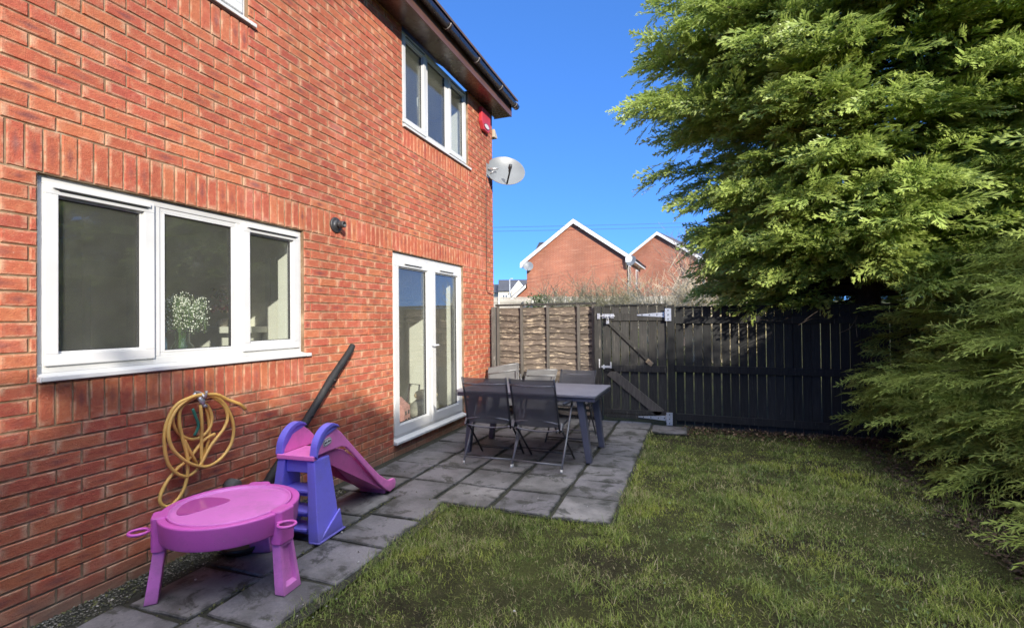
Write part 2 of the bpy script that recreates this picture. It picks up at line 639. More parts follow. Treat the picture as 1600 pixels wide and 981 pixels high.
# paving ---------------------------------------------------------------
def mat_slab():
    k = NT("concrete_slab")
    isl = k.island()
    c = k.ramp(isl, [(0, (0.105, 0.102, 0.115)), (0.35, (0.175, 0.168, 0.178)), (0.7, (0.135, 0.133, 0.138)), (1, (0.225, 0.217, 0.210))])
    c = k.mix(k.ramp(k.noise(60, 5, 0.7), [(0.35, 0.0), (0.8, 0.5)]), c, (0.28, 0.27, 0.26))
    c = k.mix(k.ramp(k.noise(2.2, 5, 0.65), [(0.42, 0.0), (0.62, 0.75)]), c, (0.062, 0.062, 0.058))
    c = k.mix(k.ramp(k.noise(4.2, 7, 0.72, dist=.6), [(0.53, 0.0), (0.60, 0.85)]), c, (0.040, 0.042, 0.034))
    c = k.mix(k.ramp(k.noise(150, 2, 0.5), [(0.68, 0.0), (0.75, 0.5)]), c, (0.34, 0.33, 0.31))
    sep = k.n('SeparateXYZ')
    k.l(k.coord('UV'), sep.inputs[0])
    du = k.math('ABSOLUTE', k.math('SUBTRACT', sep.outputs[0], 0.5))
    dv = k.math('ABSOLUTE', k.math('SUBTRACT', sep.outputs[1], 0.5))
    e = k.math('ADD', k.math('MAXIMUM', du, dv), k.math('MULTIPLY', k.math('SUBTRACT', k.noise(3.6, 6, 0.7), 0.5), 0.62))
    c = k.mix(k.ramp(e, [(0.44, 0.0), (0.53, 0.88)]), c, (0.026, 0.027, 0.021))
    k.set(Base_Color=c, Roughness=k.ramp(k.noise(3, 4), [(0.35, 0.55), (0.65, 0.85)]), Specular_IOR_Level=0.35)
    k.bump(k.math('ADD', k.noise(120, 4, 0.7), k.noise(9, 4)), 0.35, 0.006)
    return k.m


SLAB = mat_slab()
pv = MB()
_sr = random.Random(5)


def slab(x0, x1, y0, y1, z=0.0, jit=0.012, mb=None, rot=0.0):
    g = 0.006
    cx, cy = (x0 + x1) / 2, (y0 + y1) / 2
    tz = [z + _sr.uniform(-0.005, 0.005) for _ in range(4)]
    pts = [(x0 + g, y0 + g), (x1 - g, y0 + g), (x1 - g, y1 - g), (x0 + g, y1 - g)]
    pts = [(a + _sr.uniform(-jit, jit) * .5, b + _sr.uniform(-jit, jit) * .5) for a, b in pts]
    ca, sa = math.cos(rot), math.sin(rot)
    pts = [(cx + (a - cx) * ca - (b - cy) * sa, cy + (a - cx) * sa + (b - cy) * ca) for a, b in pts]
    n = 7
    outer, inner = [], []
    for i in range(4):
        a, b = Vector(pts[i]), Vector(pts[(i + 1) % 4])
        for t in range(n):
            p = a.lerp(b, t / n)
            chip = _sr.uniform(-0.004, 0.003)
            c = Vector((cx, cy))
            d = (p - c).normalized()
            p = p + d * chip
            zz = tz[i] + (tz[(i + 1) % 4] - tz[i]) * t / n
            outer.append(Vector((p.x, p.y, zz - 0.006)))
            q = p - d * 0.008
            inner.append(Vector((q.x, q.y, zz)))
    N = len(outer)
    w, h = x1 - x0, y1 - y0
    uvf = lambda p: ((p.x - x0) / w, (p.y - y0) / h)
    mbx = pv if mb is None else mb
    n0 = len(mbx.v)
    mbx.v += [tuple(p) for p in inner] + [tuple(p) for p in outer] + [(p.x, p.y, z - 0.045) for p in outer]
    mbx.f.append([n0 + i for i in range(N)])
    mbx.uv[len(mbx.f) - 1] = [uvf(p) for p in inner]
    mbx.mi.append(0)
    mbx.sm.append(False)
    for ring in (0, 1):
        for i in range(N):
            j = (i + 1) % N
            mbx.f.append([n0 + ring * N + i, n0 + (ring + 1) * N + i, n0 + (ring + 1) * N + j, n0 + ring * N + j])
            mbx.uv[len(mbx.f) - 1] = [(0.0, 0.0)] * 4
            mbx.mi.append(0)
            mbx.sm.append(False)


# the path along the house
ycur = -2.45
while ycur < 2.0:
    off = 0.03 * math.sin(ycur * 1.7)
    slab(0.235 + off, 0.685 + off, ycur - 0.06, ycur + 0.39, -0.004, 0.02, rot=_sr.uniform(-.02, .02))
    slab(0.70 + off, 1.14 + off, ycur + 0.0, ycur + 0.45, -0.004, 0.02, rot=_sr.uniform(-.03, .03))
    ycur += 0.46
# patio columns
cols = [(0.10, 0.575), (0.60, 1.03), (1.05, 1.525), (1.545, 2.015), (2.035, 2.48)]
for ci, (a, b) in enumerate(cols):
    y = 2.07 if ci != 1 else 2.05
    while y < 5.55:
        slab(a, b, y, y + 0.45, 0.0, 0.014)
        y += 0.456
slab(2.5, 2.95, 5.17, 5.60, -0.004, 0.012)
o = pv.build("paving", SLAB)
tag(o, kind="structure")

# dark mossy bed under and between the slabs
k = NT("joint_moss")
c = k.ramp(k.noise(12, 6, 0.7), [(0.3, (0.018, 0.018, 0.013)), (0.6, (0.035, 0.036, 0.022)), (0.8, (0.07, 0.075, 0.035))])
k.set(Base_Color=c, Roughness=0.95)
k.bump(k.noise(90, 5, .7), 0.8, 0.01)
jb = MB()
jb.face([(0, -4, -0.016), (1.22, -4, -0.016), (1.22, 2.06, -0.016), (0, 2.06, -0.016)])
jb.face([(0, 2.06, -0.014), (2.50, 2.06, -0.014), (2.50, 5.66, -0.014), (0, 5.66, -0.014)])
jb.face([(2.50, 5.15, -0.018), (2.97, 5.15, -0.018), (2.97, 5.66, -0.018), (2.50, 5.66, -0.018)])
tag(jb.build("paving_bed", k.m), kind="structure")


# loose stones -----------------------------------------------------------
def stones(name, n, fn, size, mat):
    V, Fc = [], []
    ico_v = np.array([(0, 0, 1), (.9, 0, .3), (.28, .85, .3), (-.72, .53, .3), (-.72, -.53, .3), (.28, -.85, .3), (0, 0, -.6)])
    ico_f = np.array([(0, 1, 2), (0, 2, 3), (0, 3, 4), (0, 4, 5), (0, 5, 1), (6, 2, 1), (6, 3, 2), (6, 4, 3), (6, 5, 4), (6, 1, 5)])
    for i in range(n):
        x, y, z = fn()
        s = size * RNG.uniform(0.4, 1.4)
        a = RNG.uniform(0, 6.28)
        v = ico_v * RNG.uniform(0.6, 1.2, (7, 3)) * np.array([s, s * RNG.uniform(.6, 1), s * .55])
        ca, sa = math.cos(a), math.sin(a)
        v = np.stack([v[:, 0] * ca - v[:, 1] * sa + x, v[:, 0] * sa + v[:, 1] * ca + y, v[:, 2] + z], -1)
        V.append(v)
        Fc.append(ico_f + 7 * i)
    return fast_mesh(name, np.concatenate(V), np.concatenate(Fc), mat)


k = NT("gravel_stone")
c = k.ramp(k.island(), [(0, (0.06, 0.06, 0.042)), (0.5, (0.13, 0.125, 0.095)), (0.88, (0.24, 0.225, 0.18)), (1, (0.50, 0.46, 0.40))])
k.set(Base_Color=c, Roughness=0.85)
GRAVEL = k.m
o = stones("gravel", 5000, lambda: (abs(RNG.normal(0.06, .11)), RNG.uniform(-1.6, 2.1), -0.012 + RNG.uniform(-.004, .004)), 0.0075, GRAVEL)
tag(o, kind="stuff", label="loose mossy gravel in the strip at the foot of the brick wall", cat="gravel")


def _pebble():
    t = RNG.random()
    if t < .6: return (RNG.uniform(1.08, 1.28) + .03, RNG.uniform(-1.5, 2.1), 0.0)
    return (RNG.uniform(0.2, 2.4), RNG.uniform(0, 5), 0.004)


k = NT("pale_pebble")
k.set(Base_Color=k.ramp(k.island(), [(0, (0.25, 0.23, 0.2)), (1, (0.7, 0.68, 0.64))]), Roughness=0.7)
o = stones("pebbles", 46, _pebble, 0.0085, k.m)
tag(o, kind="stuff", label="pale pebbles and chips scattered along the lawn edge and slabs", cat="pebbles")


# ------------------------------------------------------------------ the brick house
CY0, CY1, WTOP = -3.2, 6.0, 4.80
HEAD, BASE = 2.22, -0.03
house = empty("brick_house", (0, 0, 0), 0, "red brick house with white windows, its long wall filling the left of the garden", "house")
OPEN = [(0.0, 1.8, 1.17, HEAD), (3.11, 4.87, 0.12, HEAD), (3.33, 5.07, 3.645, WTOP + .02), (0.05, 1.255, 3.645, WTOP + .02)]
SOLD = [(CY0, 5.72, HEAD, HEAD + .225), (0.0, 1.8, 0.945, 1.17), (3.33, 5.07, 3.42, 3.645), (0.05, 1.255, 3.42, 3.645)]
wall = MB()
_b = random.Random(3)


def brick(y0, y1, z0, z1, vert=False):
    j = 0.0048
    y0, y1, z0, z1 = y0 + j + _b.uniform(-.0012, .0012), y1 - j + _b.uniform(-.0012, .0012), z0 + j + _b.uniform(-.001, .001), z1 - j + _b.uniform(-.001, .001)
    if y1 - y0 < .012 or z1 - z0 < .012: return
    x = _b.uniform(-.0012, .0012)
    e = 0.0035
    n0 = len(wall.v)
    q = lambda: _b.uniform(-.0014, .0014)
    wall.v += [(x + q(), y0 + e + q(), z0 + e + q()), (x + q(), y1 - e + q(), z0 + e + q()), (x + q(), y1 - e + q(), z1 - e + q()), (x + q(), y0 + e + q(), z1 - e + q()),
               (x - e, y0 + q(), z0 + q()), (x - e, y1 + q(), z0 + q()), (x - e, y1 + q(), z1 + q()), (x - e, y0 + q(), z1 + q()),
               (x - .1, y0, z0), (x - .1, y1, z0), (x - .1, y1, z1), (x - .1, y0, z1)]
    fs = [(0, 1, 2, 3)] + [(a, b, (b + 4), (a + 4)) for a, b in ()]
    for base in (0, 4):
        for i in range(4):
            k_ = (i + 1) % 4
            fs.append((base + i, base + 4 + i, base + 4 + k_, base + k_))
    uvq = [(0, 0), (1, 0), (1, 1), (0, 1)]
    if vert: uvq = [(0, 0), (0, 1), (1, 1), (1, 0)]
    for i, f in enumerate(fs):
        wall.f.append([n0 + q for q in f])
        wall.mi.append(0)
        wall.sm.append(False)
        wall.uv[len(wall.f) - 1] = uvq if i == 0 else [(0.02, 0.02)] * 4


def cut(y0, y1, zc, regs):
    segs = [(y0, y1)]
    for a, b, c, d in regs:
        if c < zc < d:
            ns = []
            for s, e in segs:
                if e <= a or s >= b: ns.append((s, e)); continue
                if s < a: ns.append((s, a))
                if e > b: ns.append((b, e))
            segs = ns
    return segs


nc = int(round((WTOP - BASE) / 0.075)) + 1
for kc in range(nc):
    z0 = BASE + .075 * kc
    z1 = min(z0 + .075, WTOP)
    zc = (z0 + z1) / 2
    for s, e in cut(CY0, CY1, zc, OPEN + SOLD):
        off = -0.035 + (0.1125 if kc % 2 else 0.0)
        i0 = math.floor((s - off) / .225)
        while off + .225 * i0 < e - 1e-6:
            a, b = max(s, off + .225 * i0), min(e, off + .225 * (i0 + 1))
            # no slivers at openings
            if b - a > .02: brick(a, b, z0, z1)
            i0 += 1
for a, b, c, d in SOLD:
    n = int(round((b - a) / .075))
    for i in range(n):
        y0, y1 = a + (b - a) * i / n, a + (b - a) * (i + 1) / n
        ok = True
        brick(y0, y1, c, d, True)
# mortar behind the brick faces, cut round the openings
ysb = sorted({CY0, CY1} | {v for q in OPEN for v in q[:2]})
zsb = sorted({BASE - .2, WTOP} | {v for q in OPEN for v in q[2:] if v < WTOP})
for i in range(len(ysb) - 1):
    for j in range(len(zsb) - 1):
        yc, zc = (ysb[i] + ysb[i + 1]) / 2, (zsb[j] + zsb[j + 1]) / 2
        if any(a < yc < b and c < zc < d for a, b, c, d in OPEN): continue
        wall.box(-.25, -.0068, ysb[i], ysb[i + 1], zsb[j], zsb[j + 1], 1)
w_ob = wall.build("wall", [BRICK, MORTAR], house)

# gable end, rear and far end of the house (brick texture in wall coordinates)
GBR = mat_far_brick("gable_brick", (0.42, 0.115, 0.06), (0.36, 0.095, 0.055))
gb = MB()
HX = -8.2
prof = [(-0.252, BASE - .2), (HX, BASE - .2), (HX, 4.78), (HX / 2, 4.78 + 2.85), (-0.0, 4.78), (-.252, 4.78)]
gb.face([(x, 5.998, z) for x, z in prof[:5]][::-1] + [], uv=[(x, z) for x, z in prof[:5]][::-1])
gb.face([(x, CY0, z) for x, z in prof[:5]], uv=[(x, z) for x, z in prof[:5]])
gb.face([(HX, CY0, BASE - .2), (HX, 6, BASE - .2), (HX, 6, 4.78), (HX, CY0, 4.78)][::-1], uv=[(0, 0), (9, 0), (9, 5), (0, 5)])
gb.build("gable_wall", GBR, house)
# eaves
sf = MB().box(-0.0, 0.275, CY0, 6.13, 4.785, 4.80)
sf.build("soffit", BROWN, house, 0.002)
fa = MB().box(0.2755, 0.296, CY0, 6.13, 4.772, 4.955).box(-.02, .275, 6.1305, 6.145, 4.785, 4.99)
fa.build("fascia", simple("fascia_brown", (0.13, 0.065, 0.05), 0.35, 0.2, 3), house, 0.002)
gt = MB()
gr, gx, gz = 0.056, 0.356, 4.955
prof = [(gx + gr * math.cos(a), gz + gr * math.sin(a)) for a in [math.pi + math.pi * i / 12 for i in range(13)]]
prof += [(gx + (gr - .006) * math.cos(a), gz + (gr - .006) * math.sin(a)) for a in [2 * math.pi - math.pi * i / 12 for i in range(13)]]
gt.prism(prof, CY0, 6.17, 'xzy', smooth_side=True)
capp = [(gx + gr * math.cos(a), gz + gr * math.sin(a)) for a in [math.pi + math.pi * i / 12 for i in range(13)]]
gt.prism(capp, 6.165, 6.19, 'xzy')
gut = gt.build("gutter", GUTTERM, house)
for yb in (-1.2, 0.2, 1.45, 2.75, 3.72, 4.55, 5.4, 6.05):
    c = MB()
    r2 = gr + .006
    prof2 = [(gx + r2 * math.cos(a), gz + r2 * math.sin(a)) for a in [math.pi + math.pi * i / 12 for i in range(13)]]
    prof2 += [(gx + (gr + .001) * math.cos(a), gz + (gr + .001) * math.sin(a)) for a in [2 * math.pi - math.pi * i / 12 for i in range(13)]]
    c.prism(prof2, yb, yb + .012, 'xzy', mi=1, smooth_side=True)
    c.prism(prof2, yb + .0125, yb + .07, 'xzy', mi=0, smooth_side=True)
    c.box(.2965, gx - gr + .002, yb + .012, yb + .06, gz - .05, gz, 0)
    c.build("bracket", [GUTTERM, CLIPM], gut)
rf = MB()
ridge = (HX / 2, 4.80 + 3.0)
for xa, za in ((0.40, 5.02), (HX - .4, 5.02)):
    n = 26
    for i in range(n):
        t0, t1 = i / n, (i + 1.15) / n
        p0 = (xa + (ridge[0] - xa) * t0, za + (ridge[1] - za) * t0 + .022)
        p1 = (xa + (ridge[0] - xa) * min(t1, 1), za + (ridge[1] - za) * min(t1, 1))
        s = 1 if xa > -4 else -1
        rf.prism([p0, p1, (p1[0], p1[1] - .02), (p0[0], p0[1] - .03)], CY0, 6.16, 'xzy')
rf.build("roof", TILEROOF, house)


def window(y0, y1, z0, z1, fixed_mid=True, handles=(), name="window", nl=3):
    """casement window of three lights, frame set back 35 mm in the brick opening; z0 = underside of the sill"""
    fr = MB()
    xf, xb = -0.035, -0.100
    sb = z0 + 0.042                         # top of sill
    fw = 0.045
    fr.box(xb, xf, y0 + .001, y1 - .001, sb, sb + fw)
    fr.box(xb, xf, y0 + .001, y1 - .001, z1 - fw, z1 - .002)
    fr.box(xb, xf, y0 + .001, y0 + fw, sb + fw, z1 - fw)
    fr.box(xb, xf, y1 - fw, y1 - .001, sb + fw, z1 - fw)
    w = (y1 - y0) / nl
    for i in range(1, nl):
        fr.box(xb, xf, y0 + w * i - .027, y0 + w * i + .027, sb + fw, z1 - fw)
    if name == "window" and z0 < 2:         # dabs of sealant down the left jamb
        for i in range(18):
            z = 1.24 + i * .054 + _b.uniform(-.012, .012)
            s_ = _b.uniform(.004, .010)
            fr.box(-.0345, -.026, y0 + .001, y0 + .004 + s_, z, z + s_ * 1.5, 1)
    f = fr.build(name, [UPVC, SEALANT], house, 0.004)
    # sill
    s = MB()
    s.prism([(-.1, z0 + .004), (.030, z0 + .004), (.030, z0 + .028), (-.034, sb), (-.1, sb)], y0 + .003, y1 - .003, 'xzy')
    s.box(.0, .031, y0 - .006, y0 + .0025, z0 + .002, z0 + .029)
    s.box(.0, .031, y1 - .0025, y1 + .05, z0 + .002, z0 + .029)
    s.build("sill", UPVC, f, 0.003)
    d = MB().box(-.08, .012, y0 - .002, y1 + .02, z0 - .006, z0 + .0015)
    d.build("damp_strip", LEADM, f)
    for i in range(nl):
        a = y0 + w * i + (fw if i == 0 else .027)
        b = y0 + w * (i + 1) - (fw if i == nl - 1 else .027)
        c, e = sb + fw, z1 - fw
        opener = (i != 1) or not fixed_mid
        sh = MB()
        if opener:
            t = 0.058
            o_ = 0.009
            xs0, xs1 = -.090, -.016
            A, B, C, E = a - o_, b + o_, c - o_, e + o_
            for rect in ((A, B, C, C + t), (A, B, E - t, E), (A, A + t, C + t, E - t), (B - t, B, C + t, E - t)):
                sh.box(xs0, xs1, *rect)
            pa, pb, pc, pe = A + t, B - t, C + t, E - t
        else:
            t = 0.022
            for rect in ((a, b, c, c + t), (a, b, e - t, e), (a, a + t, c + t, e - t), (b - t, b, c + t, e - t)):
                sh.box(-.085, -.042, *rect)
            pa, pb, pc, pe = a + t, b - t, c + t, e - t
        # glazing bead (sloped inner step)
        xg = -.052
        bd = .012
        sh.box(-.075, xg + .012, pa, pb, pc, pc + bd)
        sh.box(-.075, xg + .012, pa, pb, pe - bd, pe)
        sh.box(-.075, xg + .012, pa, pa + bd, pc + bd, pe - bd)
        sh.box(-.075, xg + .012, pb - bd, pb, pc + bd, pe - bd)
        for rect in ((pa + bd, pb - bd, pc + bd, pc + bd + .005), (pa + bd, pb - bd, pe - bd - .005, pe - bd),
                     (pa + bd, pa + bd + .005, pc + bd + .005, pe - bd - .005), (pb - bd - .005, pb - bd, pc + bd + .005, pe - bd - .005)):
            sh.box(-.07, xg + .006, *rect, mi=1)
        sh.build("sash", [UPVC, GASKET], f, 0.003)
        g = MB().box(-.066, xg, pa + .008, pb - .008, pc + .008, pe - .008)
        g.build("pane", GLASS, f)
        if opener:
            v = MB().box(xf + .0205, xf + .034, A + .03, B - .03, E - .028, E - .006)
            v.box(xf + .022, xf + .0335, A + .05, B - .05, E - .034, E - .0282, mi=1)
            v.build("trickle_vent", [UPVC, SLOT], f, 0.002)
        if i in handles:
            h = MB().tube([(-.095, b - .02 if i == 0 else a + .02, (c + e) / 2 - .02), (-.125, b - .02 if i == 0 else a + .02, (c + e) / 2 - .02),
                           (-.125, b - .02 if i == 0 else a + .02, (c + e) / 2 - .13)], .009, 8)
            h.build("handle", HANDLEM, f)
    return f


w1 = window(0.0, 1.8, 1.17, HEAD)
w2 = window(3.33, 5.07, 3.645, 4.782, handles=(0,))
w3 = window(0.05, 1.255, 3.645, 4.782, nl=2, fixed_mid=False)
# patio doors
pd = MB()
Y0, Y1, ZB, ZT = 3.11, 4.87, 0.165, HEAD
xf, xb = -0.035, -0.105
pd.box(xb, xf, Y0 + .001, Y0 + .055, ZB, ZT - .002)
pd.box(xb, xf, Y1 - .055, Y1 - .001, ZB, ZT - .002)
pd.box(xb, xf, Y0 + .055, Y1 - .055, ZT - .055, ZT - .002)
pd.box(xb, xf, Y0 + .055, Y1 - .055, ZB, ZB + .045)
door = pd.build("patio_door", UPVC, house, .004)
ds = MB().prism([(-.1, .122), (.045, .122), (.045, .148), (-.034, .165), (-.1, .165)], Y0 + .003, Y1 - .003, 'xzy')
ds.box(.001, .0455, Y1 - .0025, Y1 + .03, .121, .15)
ds.box(.001, .0455, Y0 - .012, Y0 + .0025, .121, .15)
ds.build("sill", UPVC, door, .003)
mid = (Y0 + Y1) / 2
for a, b, hs in ((Y0 + .048, mid - .002, 1), (mid + .002, Y1 - .048, -1)):
    lf = MB()
    c, e = ZB + .038, ZT - .048
    st = .092
    for rect in ((a, b, c, c + .10), (a, b, e - .105, e), (a, a + st, c + .10, e - .105), (b - st, b, c + .10, e - .105)):
        lf.box(-.092, -.018, *rect)
    pa, pb, pc, pe = a + st, b - st, c + .10, e - .105
    bdw = .014
    for rect in ((pa, pb, pc, pc + bdw), (pa, pb, pe - bdw, pe), (pa, pa + bdw, pc + bdw, pe - bdw), (pb - bdw, pb, pc + bdw, pe - bdw)):
        lf.box(-.078, -.038, *rect)
    q = (pa + bdw, pb - bdw, pc + bdw, pe - bdw)
    for rect in ((q[0], q[1], q[2], q[2] + .005), (q[0], q[1], q[3] - .005, q[3]), (q[0], q[0] + .005, q[2], q[3]), (q[1] - .005, q[1], q[2], q[3])):
        lf.box(-.07, -.045, *rect, mi=1)
    lf.build("door_leaf", [UPVC, GASKET], door, .003)
    MB().box(-.066, -.052, pa + .01, pb - .01, pc + .01, pe - .01).build("pane", GLASS, door)
    tv = MB().box(-.0175, -.004, a + .20, b - .24, e - .072, e - .05)
    tv.box(-.0172, -.0045, a + .22, b - .26, e - .079, e - .0722, mi=1)
    tv.build("trickle_vent", [UPVC, SLOT], door, .002)
bead = MB().box(-.0175, -.008, mid - .022, mid + .022, ZB + .04, ZT - .05)
bead.build("meeting_bead", UPVC, door, .003)
hd = MB().box(-.0175, -.008, mid - .062, mid - .030, 1.00, 1.24)
hd.tube([(-.008, mid - .046, 1.155), (.030, mid - .046, 1.155), (.034, mid - .040, 1.155), (.034, mid + .07, 1.15)], .010, 8)
hd.lathe([(0.001, 0), (.011, 0), (.011, .012), (.001, .012)], 12, Matrix.Translation((-.008, mid - .046, 1.05)) @ Matrix.Rotation(R(90), 4, 'Y'))
hd.build("handle", HANDLEM, door, .002)


# rooms behind the glass
def room(y0, y1, z0, z1, depth, ops, fm=INFLOOR, extra=None, nm="room"):
    rm = MB()
    xo, xi = -.2505, -.27
    D = -depth
    rm.box(D - .05, D, y0, y1, z0, z1, 0)
    rm.box(D, xi, y0 - .05, y0, z0, z1, 0)
    rm.box(D, xi, y1, y1 + .05, z0, z1, 0)
    rm.box(D, xi, y0, y1, z1, z1 + .05, 0)
    rm.box(D, xi, y0, y1, z0 - .05, z0, 1)
    ys_ = sorted({y0, y1} | {v for q in ops for v in q[:2]})
    zs_ = sorted({z0, z1} | {min(v, z1) for q in ops for v in q[2:]})
    for i in range(len(ys_) - 1):
        for j in range(len(zs_) - 1):
            yc, zc = (ys_[i] + ys_[i + 1]) / 2, (zs_[j] + zs_[j + 1]) / 2
            if any(a < yc < b and c < zc < d for a, b, c, d in ops): continue
            rm.box(xi, xo, ys_[i], ys_[i + 1], zs_[j], zs_[j + 1], 0)
    for a, b, c, d in ops:                      # plastered reveals
        rm.box(xi - .002, -.101, a - .0, a + .008, c, min(d, z1), 2)
        rm.box(xi - .002, -.101, b - .008, b, c, min(d, z1), 2)
        rm.box(xi - .002, -.101, a, b, min(d, z1) - .006, min(d, z1), 2)
        if c > .5: rm.box(xi - .04, -.101, a, b, c + .03, c + .05, 2)
    if extra: extra(rm, y0, y1, z0, z1, D)
    return rm.build(nm, [INWALL, fm, INWHITE, INDARK, INGREY], house)


def kitchen(rm, y0, y1, z0, z1, D):
    # dark worktop below the window, cupboards on the far wall, panelled door and mantel shelf
    rm.box(-.9, -.32, y0, y1 - .02, .98, 1.02, 3)
    rm.box(D, D + .6, y0, 0.9, .1, 1.0, 4)
    rm.box(D, D + .62, y0, 0.9, 1.0, 1.04, 3)
    for i in range(3): rm.box(D, D + .35, y0 + .03 + i * .62, y0 + .61 + i * .62, 1.5, 2.25, 4)
    rm.box(D + .002, D + .05, 1.25, 2.15, .1, 2.1, 2)
    for a, b in ((1.33, 1.66), (1.74, 2.07)):
        for c, d in ((.25, 1.0), (1.15, 1.95)): rm.box(D + .05, D + .062, a, b, c, d, 0)
    rm.box(-1.9, -1.05, y1 - .20, y1, .1, 1.36, 2)
    rm.box(-2.0, -.95, y1 - .30, y1, 1.36, 1.42, 2)
    rm.box(-1.75, -1.15, y1 - .201, y1 - .19, .1, 1.15, 3)
    for i in range(9): rm.box(-.98 + i * .075, -.915 + i * .075, y1 - .022, y1, 1.02, 2.1, 2)
    rm.box(-.29, -.272, y1 - .55, y1 - .05, 1.02, 1.3, 0)


def lounge(rm, y0, y1, z0, z1, D):
    rm.box(D + .002, D + .045, 3.6, 4.4, .02, 2.05, 2)
    rm.box(-2.6, -1.9, y1 - .03, y1, .3, 2.0, 2)
    rm.box(-1.5, -.8, y1 - .04, y1 - .002, .12, 2.05, 2)
    rm.box(D + .04, D + .14, y0, y1, .02, .14, 2)


room(-.35, 2.35, 0.1, 2.42, 2.7, [OPEN[0]], INFLOOR, kitchen, "kitchen_room")
room(2.7, 5.6, 0.11, 2.42, 3.3, [OPEN[1]], INFLOOR, lounge, "living_room")
room(2.9, 5.75, 2.6, 4.76, 3.2, [OPEN[2]], INFLOOR, None, "bedroom")
room(-.6, 2.0, 2.6, 4.76, 2.2, [OPEN[3]], INFLOOR, None, "bathroom")

# things seen through the glass -----------------------------------------
GLASSV = mat_glass("vase_glass", (0.80, 0.88, 0.80), 1.2, .02)
vase = empty("vase", (-.20, 0.89, 1.22), 0, "clear glass bottle vase on the kitchen window ledge", "vase")
v = MB().lathe([(.001, .002), (.062, .002), (.068, .02), (.068, .085), (.045, .108), (.043, .20), (.047, .205), (.041, .20), (.041, .11), (.062, .084), (.062, .02), (.001, .012)], 24)
v.build("vessel", GLASSV, vase)
MB().lathe([(.001, .014), (.060, .02), (.060, .075), (.001, .076)], 20).build("water", mat_glass("vase_water", (.75, .85, .72), .5, .01), vase)
fl = MB()
_fr = random.Random(8)
for i in range(150):
    a, t = _fr.uniform(0, 6.28), _fr.uniform(0, 1) ** .6
    top = Vector((math.cos(a) * .12 * t, math.sin(a) * .155 * t, _fr.uniform(.27, .46) - .06 * t))
    p = [Vector((math.cos(a) * .02, math.sin(a) * .02, .05)), Vector((math.cos(a) * .03 * t, math.sin(a) * .03 * t, .2)), top]
    fl.tube(spline(p, 3), .0014, 3, mi=0, cap=False)
    for q in range(8):
        o_ = top + Vector((_fr.uniform(-.035, .035), _fr.uniform(-.035, .035), _fr.uniform(-.07, .03)))
        s_ = _fr.uniform(.003, .0062)
        fl.tube([top - Vector((0, 0, .07)), o_], .0008, 3, mi=0, cap=False)
        fl.add([(o_.x + s_, o_.y, o_.z), (o_.x, o_.y + s_, o_.z), (o_.x - s_, o_.y, o_.z), (o_.x, o_.y - s_, o_.z), (o_.x, o_.y, o_.z + s_), (o_.x, o_.y, o_.z - s_)],
               [(0, 1, 4), (1, 2, 4), (2, 3, 4), (3, 0, 4), (1, 0, 5), (2, 1, 5), (3, 2, 5), (0, 3, 5)], 1)
o = fl.build("flower_bunch", [simple("green_stem", (0.12, 0.2, 0.06), .6), simple("white_flower", (0.8, 0.8, 0.72), .8)], loc=(-.20, 0.89, 1.22))
tag(o, "bunch of tiny white flowers standing in the clear glass vase", "flowers")

sp = empty("spray_bottle", (-.15, .715, 1.22), 0.4, "pale blue trigger spray bottle beside the vase, behind the glass", "bottle")
MB().lathe([(.001, 0), (.036, .002), (.038, .02), (.038, .11), (.028, .145), (.014, .165), (.013, .18), (.001, .18)], 16, sx=.75).build("body", simple("blue_plastic", (0.30, 0.48, 0.60), .4), sp)
tr = MB().box(-.014, .014, -.045, .03, .18, .215).bar((0, -.025, .19), (0, -.04, .135), .012, .01)
tr.build("trigger", simple("dark_blue_plastic", (0.06, 0.12, 0.2), .4), sp, .003)
# curled dry white flower head lying on the sill inside the left light
sh = MB()
for i in range(12):
    a = i * .52
    sh.tube([(0, 0, .005), (math.cos(a) * .02, math.sin(a) * .03, .02), (math.cos(a) * .035, math.sin(a) * .055, .012)], [.004, .006, .002], 5)
o = sh.build("ornament", simple("ornament_white", (.6, .6, .55), .4), loc=(-.15, .32, 1.222))
tag(o, "small white rosette ornament lying on the inner sill of the left light", "ornament")
# posy on the mantel shelf
posy = empty("posy", (-1.35, 2.15, 1.42), 0, "pink and cream posy in a pot on the white mantel shelf in the kitchen", "flowers")
PC = [simple("pink_petal", (.5, .14, .2), .7), simple("cream_petal", (.65, .5, .4), .7), simple("posy_leaf", (.05, .09, .03), .7)]
for i in range(40):
    s_ = _fr.uniform(.018, .035)
    po = MB().lathe([(.001, -s_), (s_ * .8, -s_ * .4), (s_, .1 * s_), (.001, s_ * .7)], 7, Matrix.Translation((_fr.gauss(0, .10), _fr.gauss(0, .03), .14 + abs(_fr.gauss(0, .10)))))
    po.build(["flower", "flower", "leaf"][i % 3], PC[i % 3], posy)
MB().lathe([(.001, 0), (.045, 0), (.05, .08), (.001, .08)], 14).build("pot", simple("posy_pot", (.5, .45, .4), .5), posy)

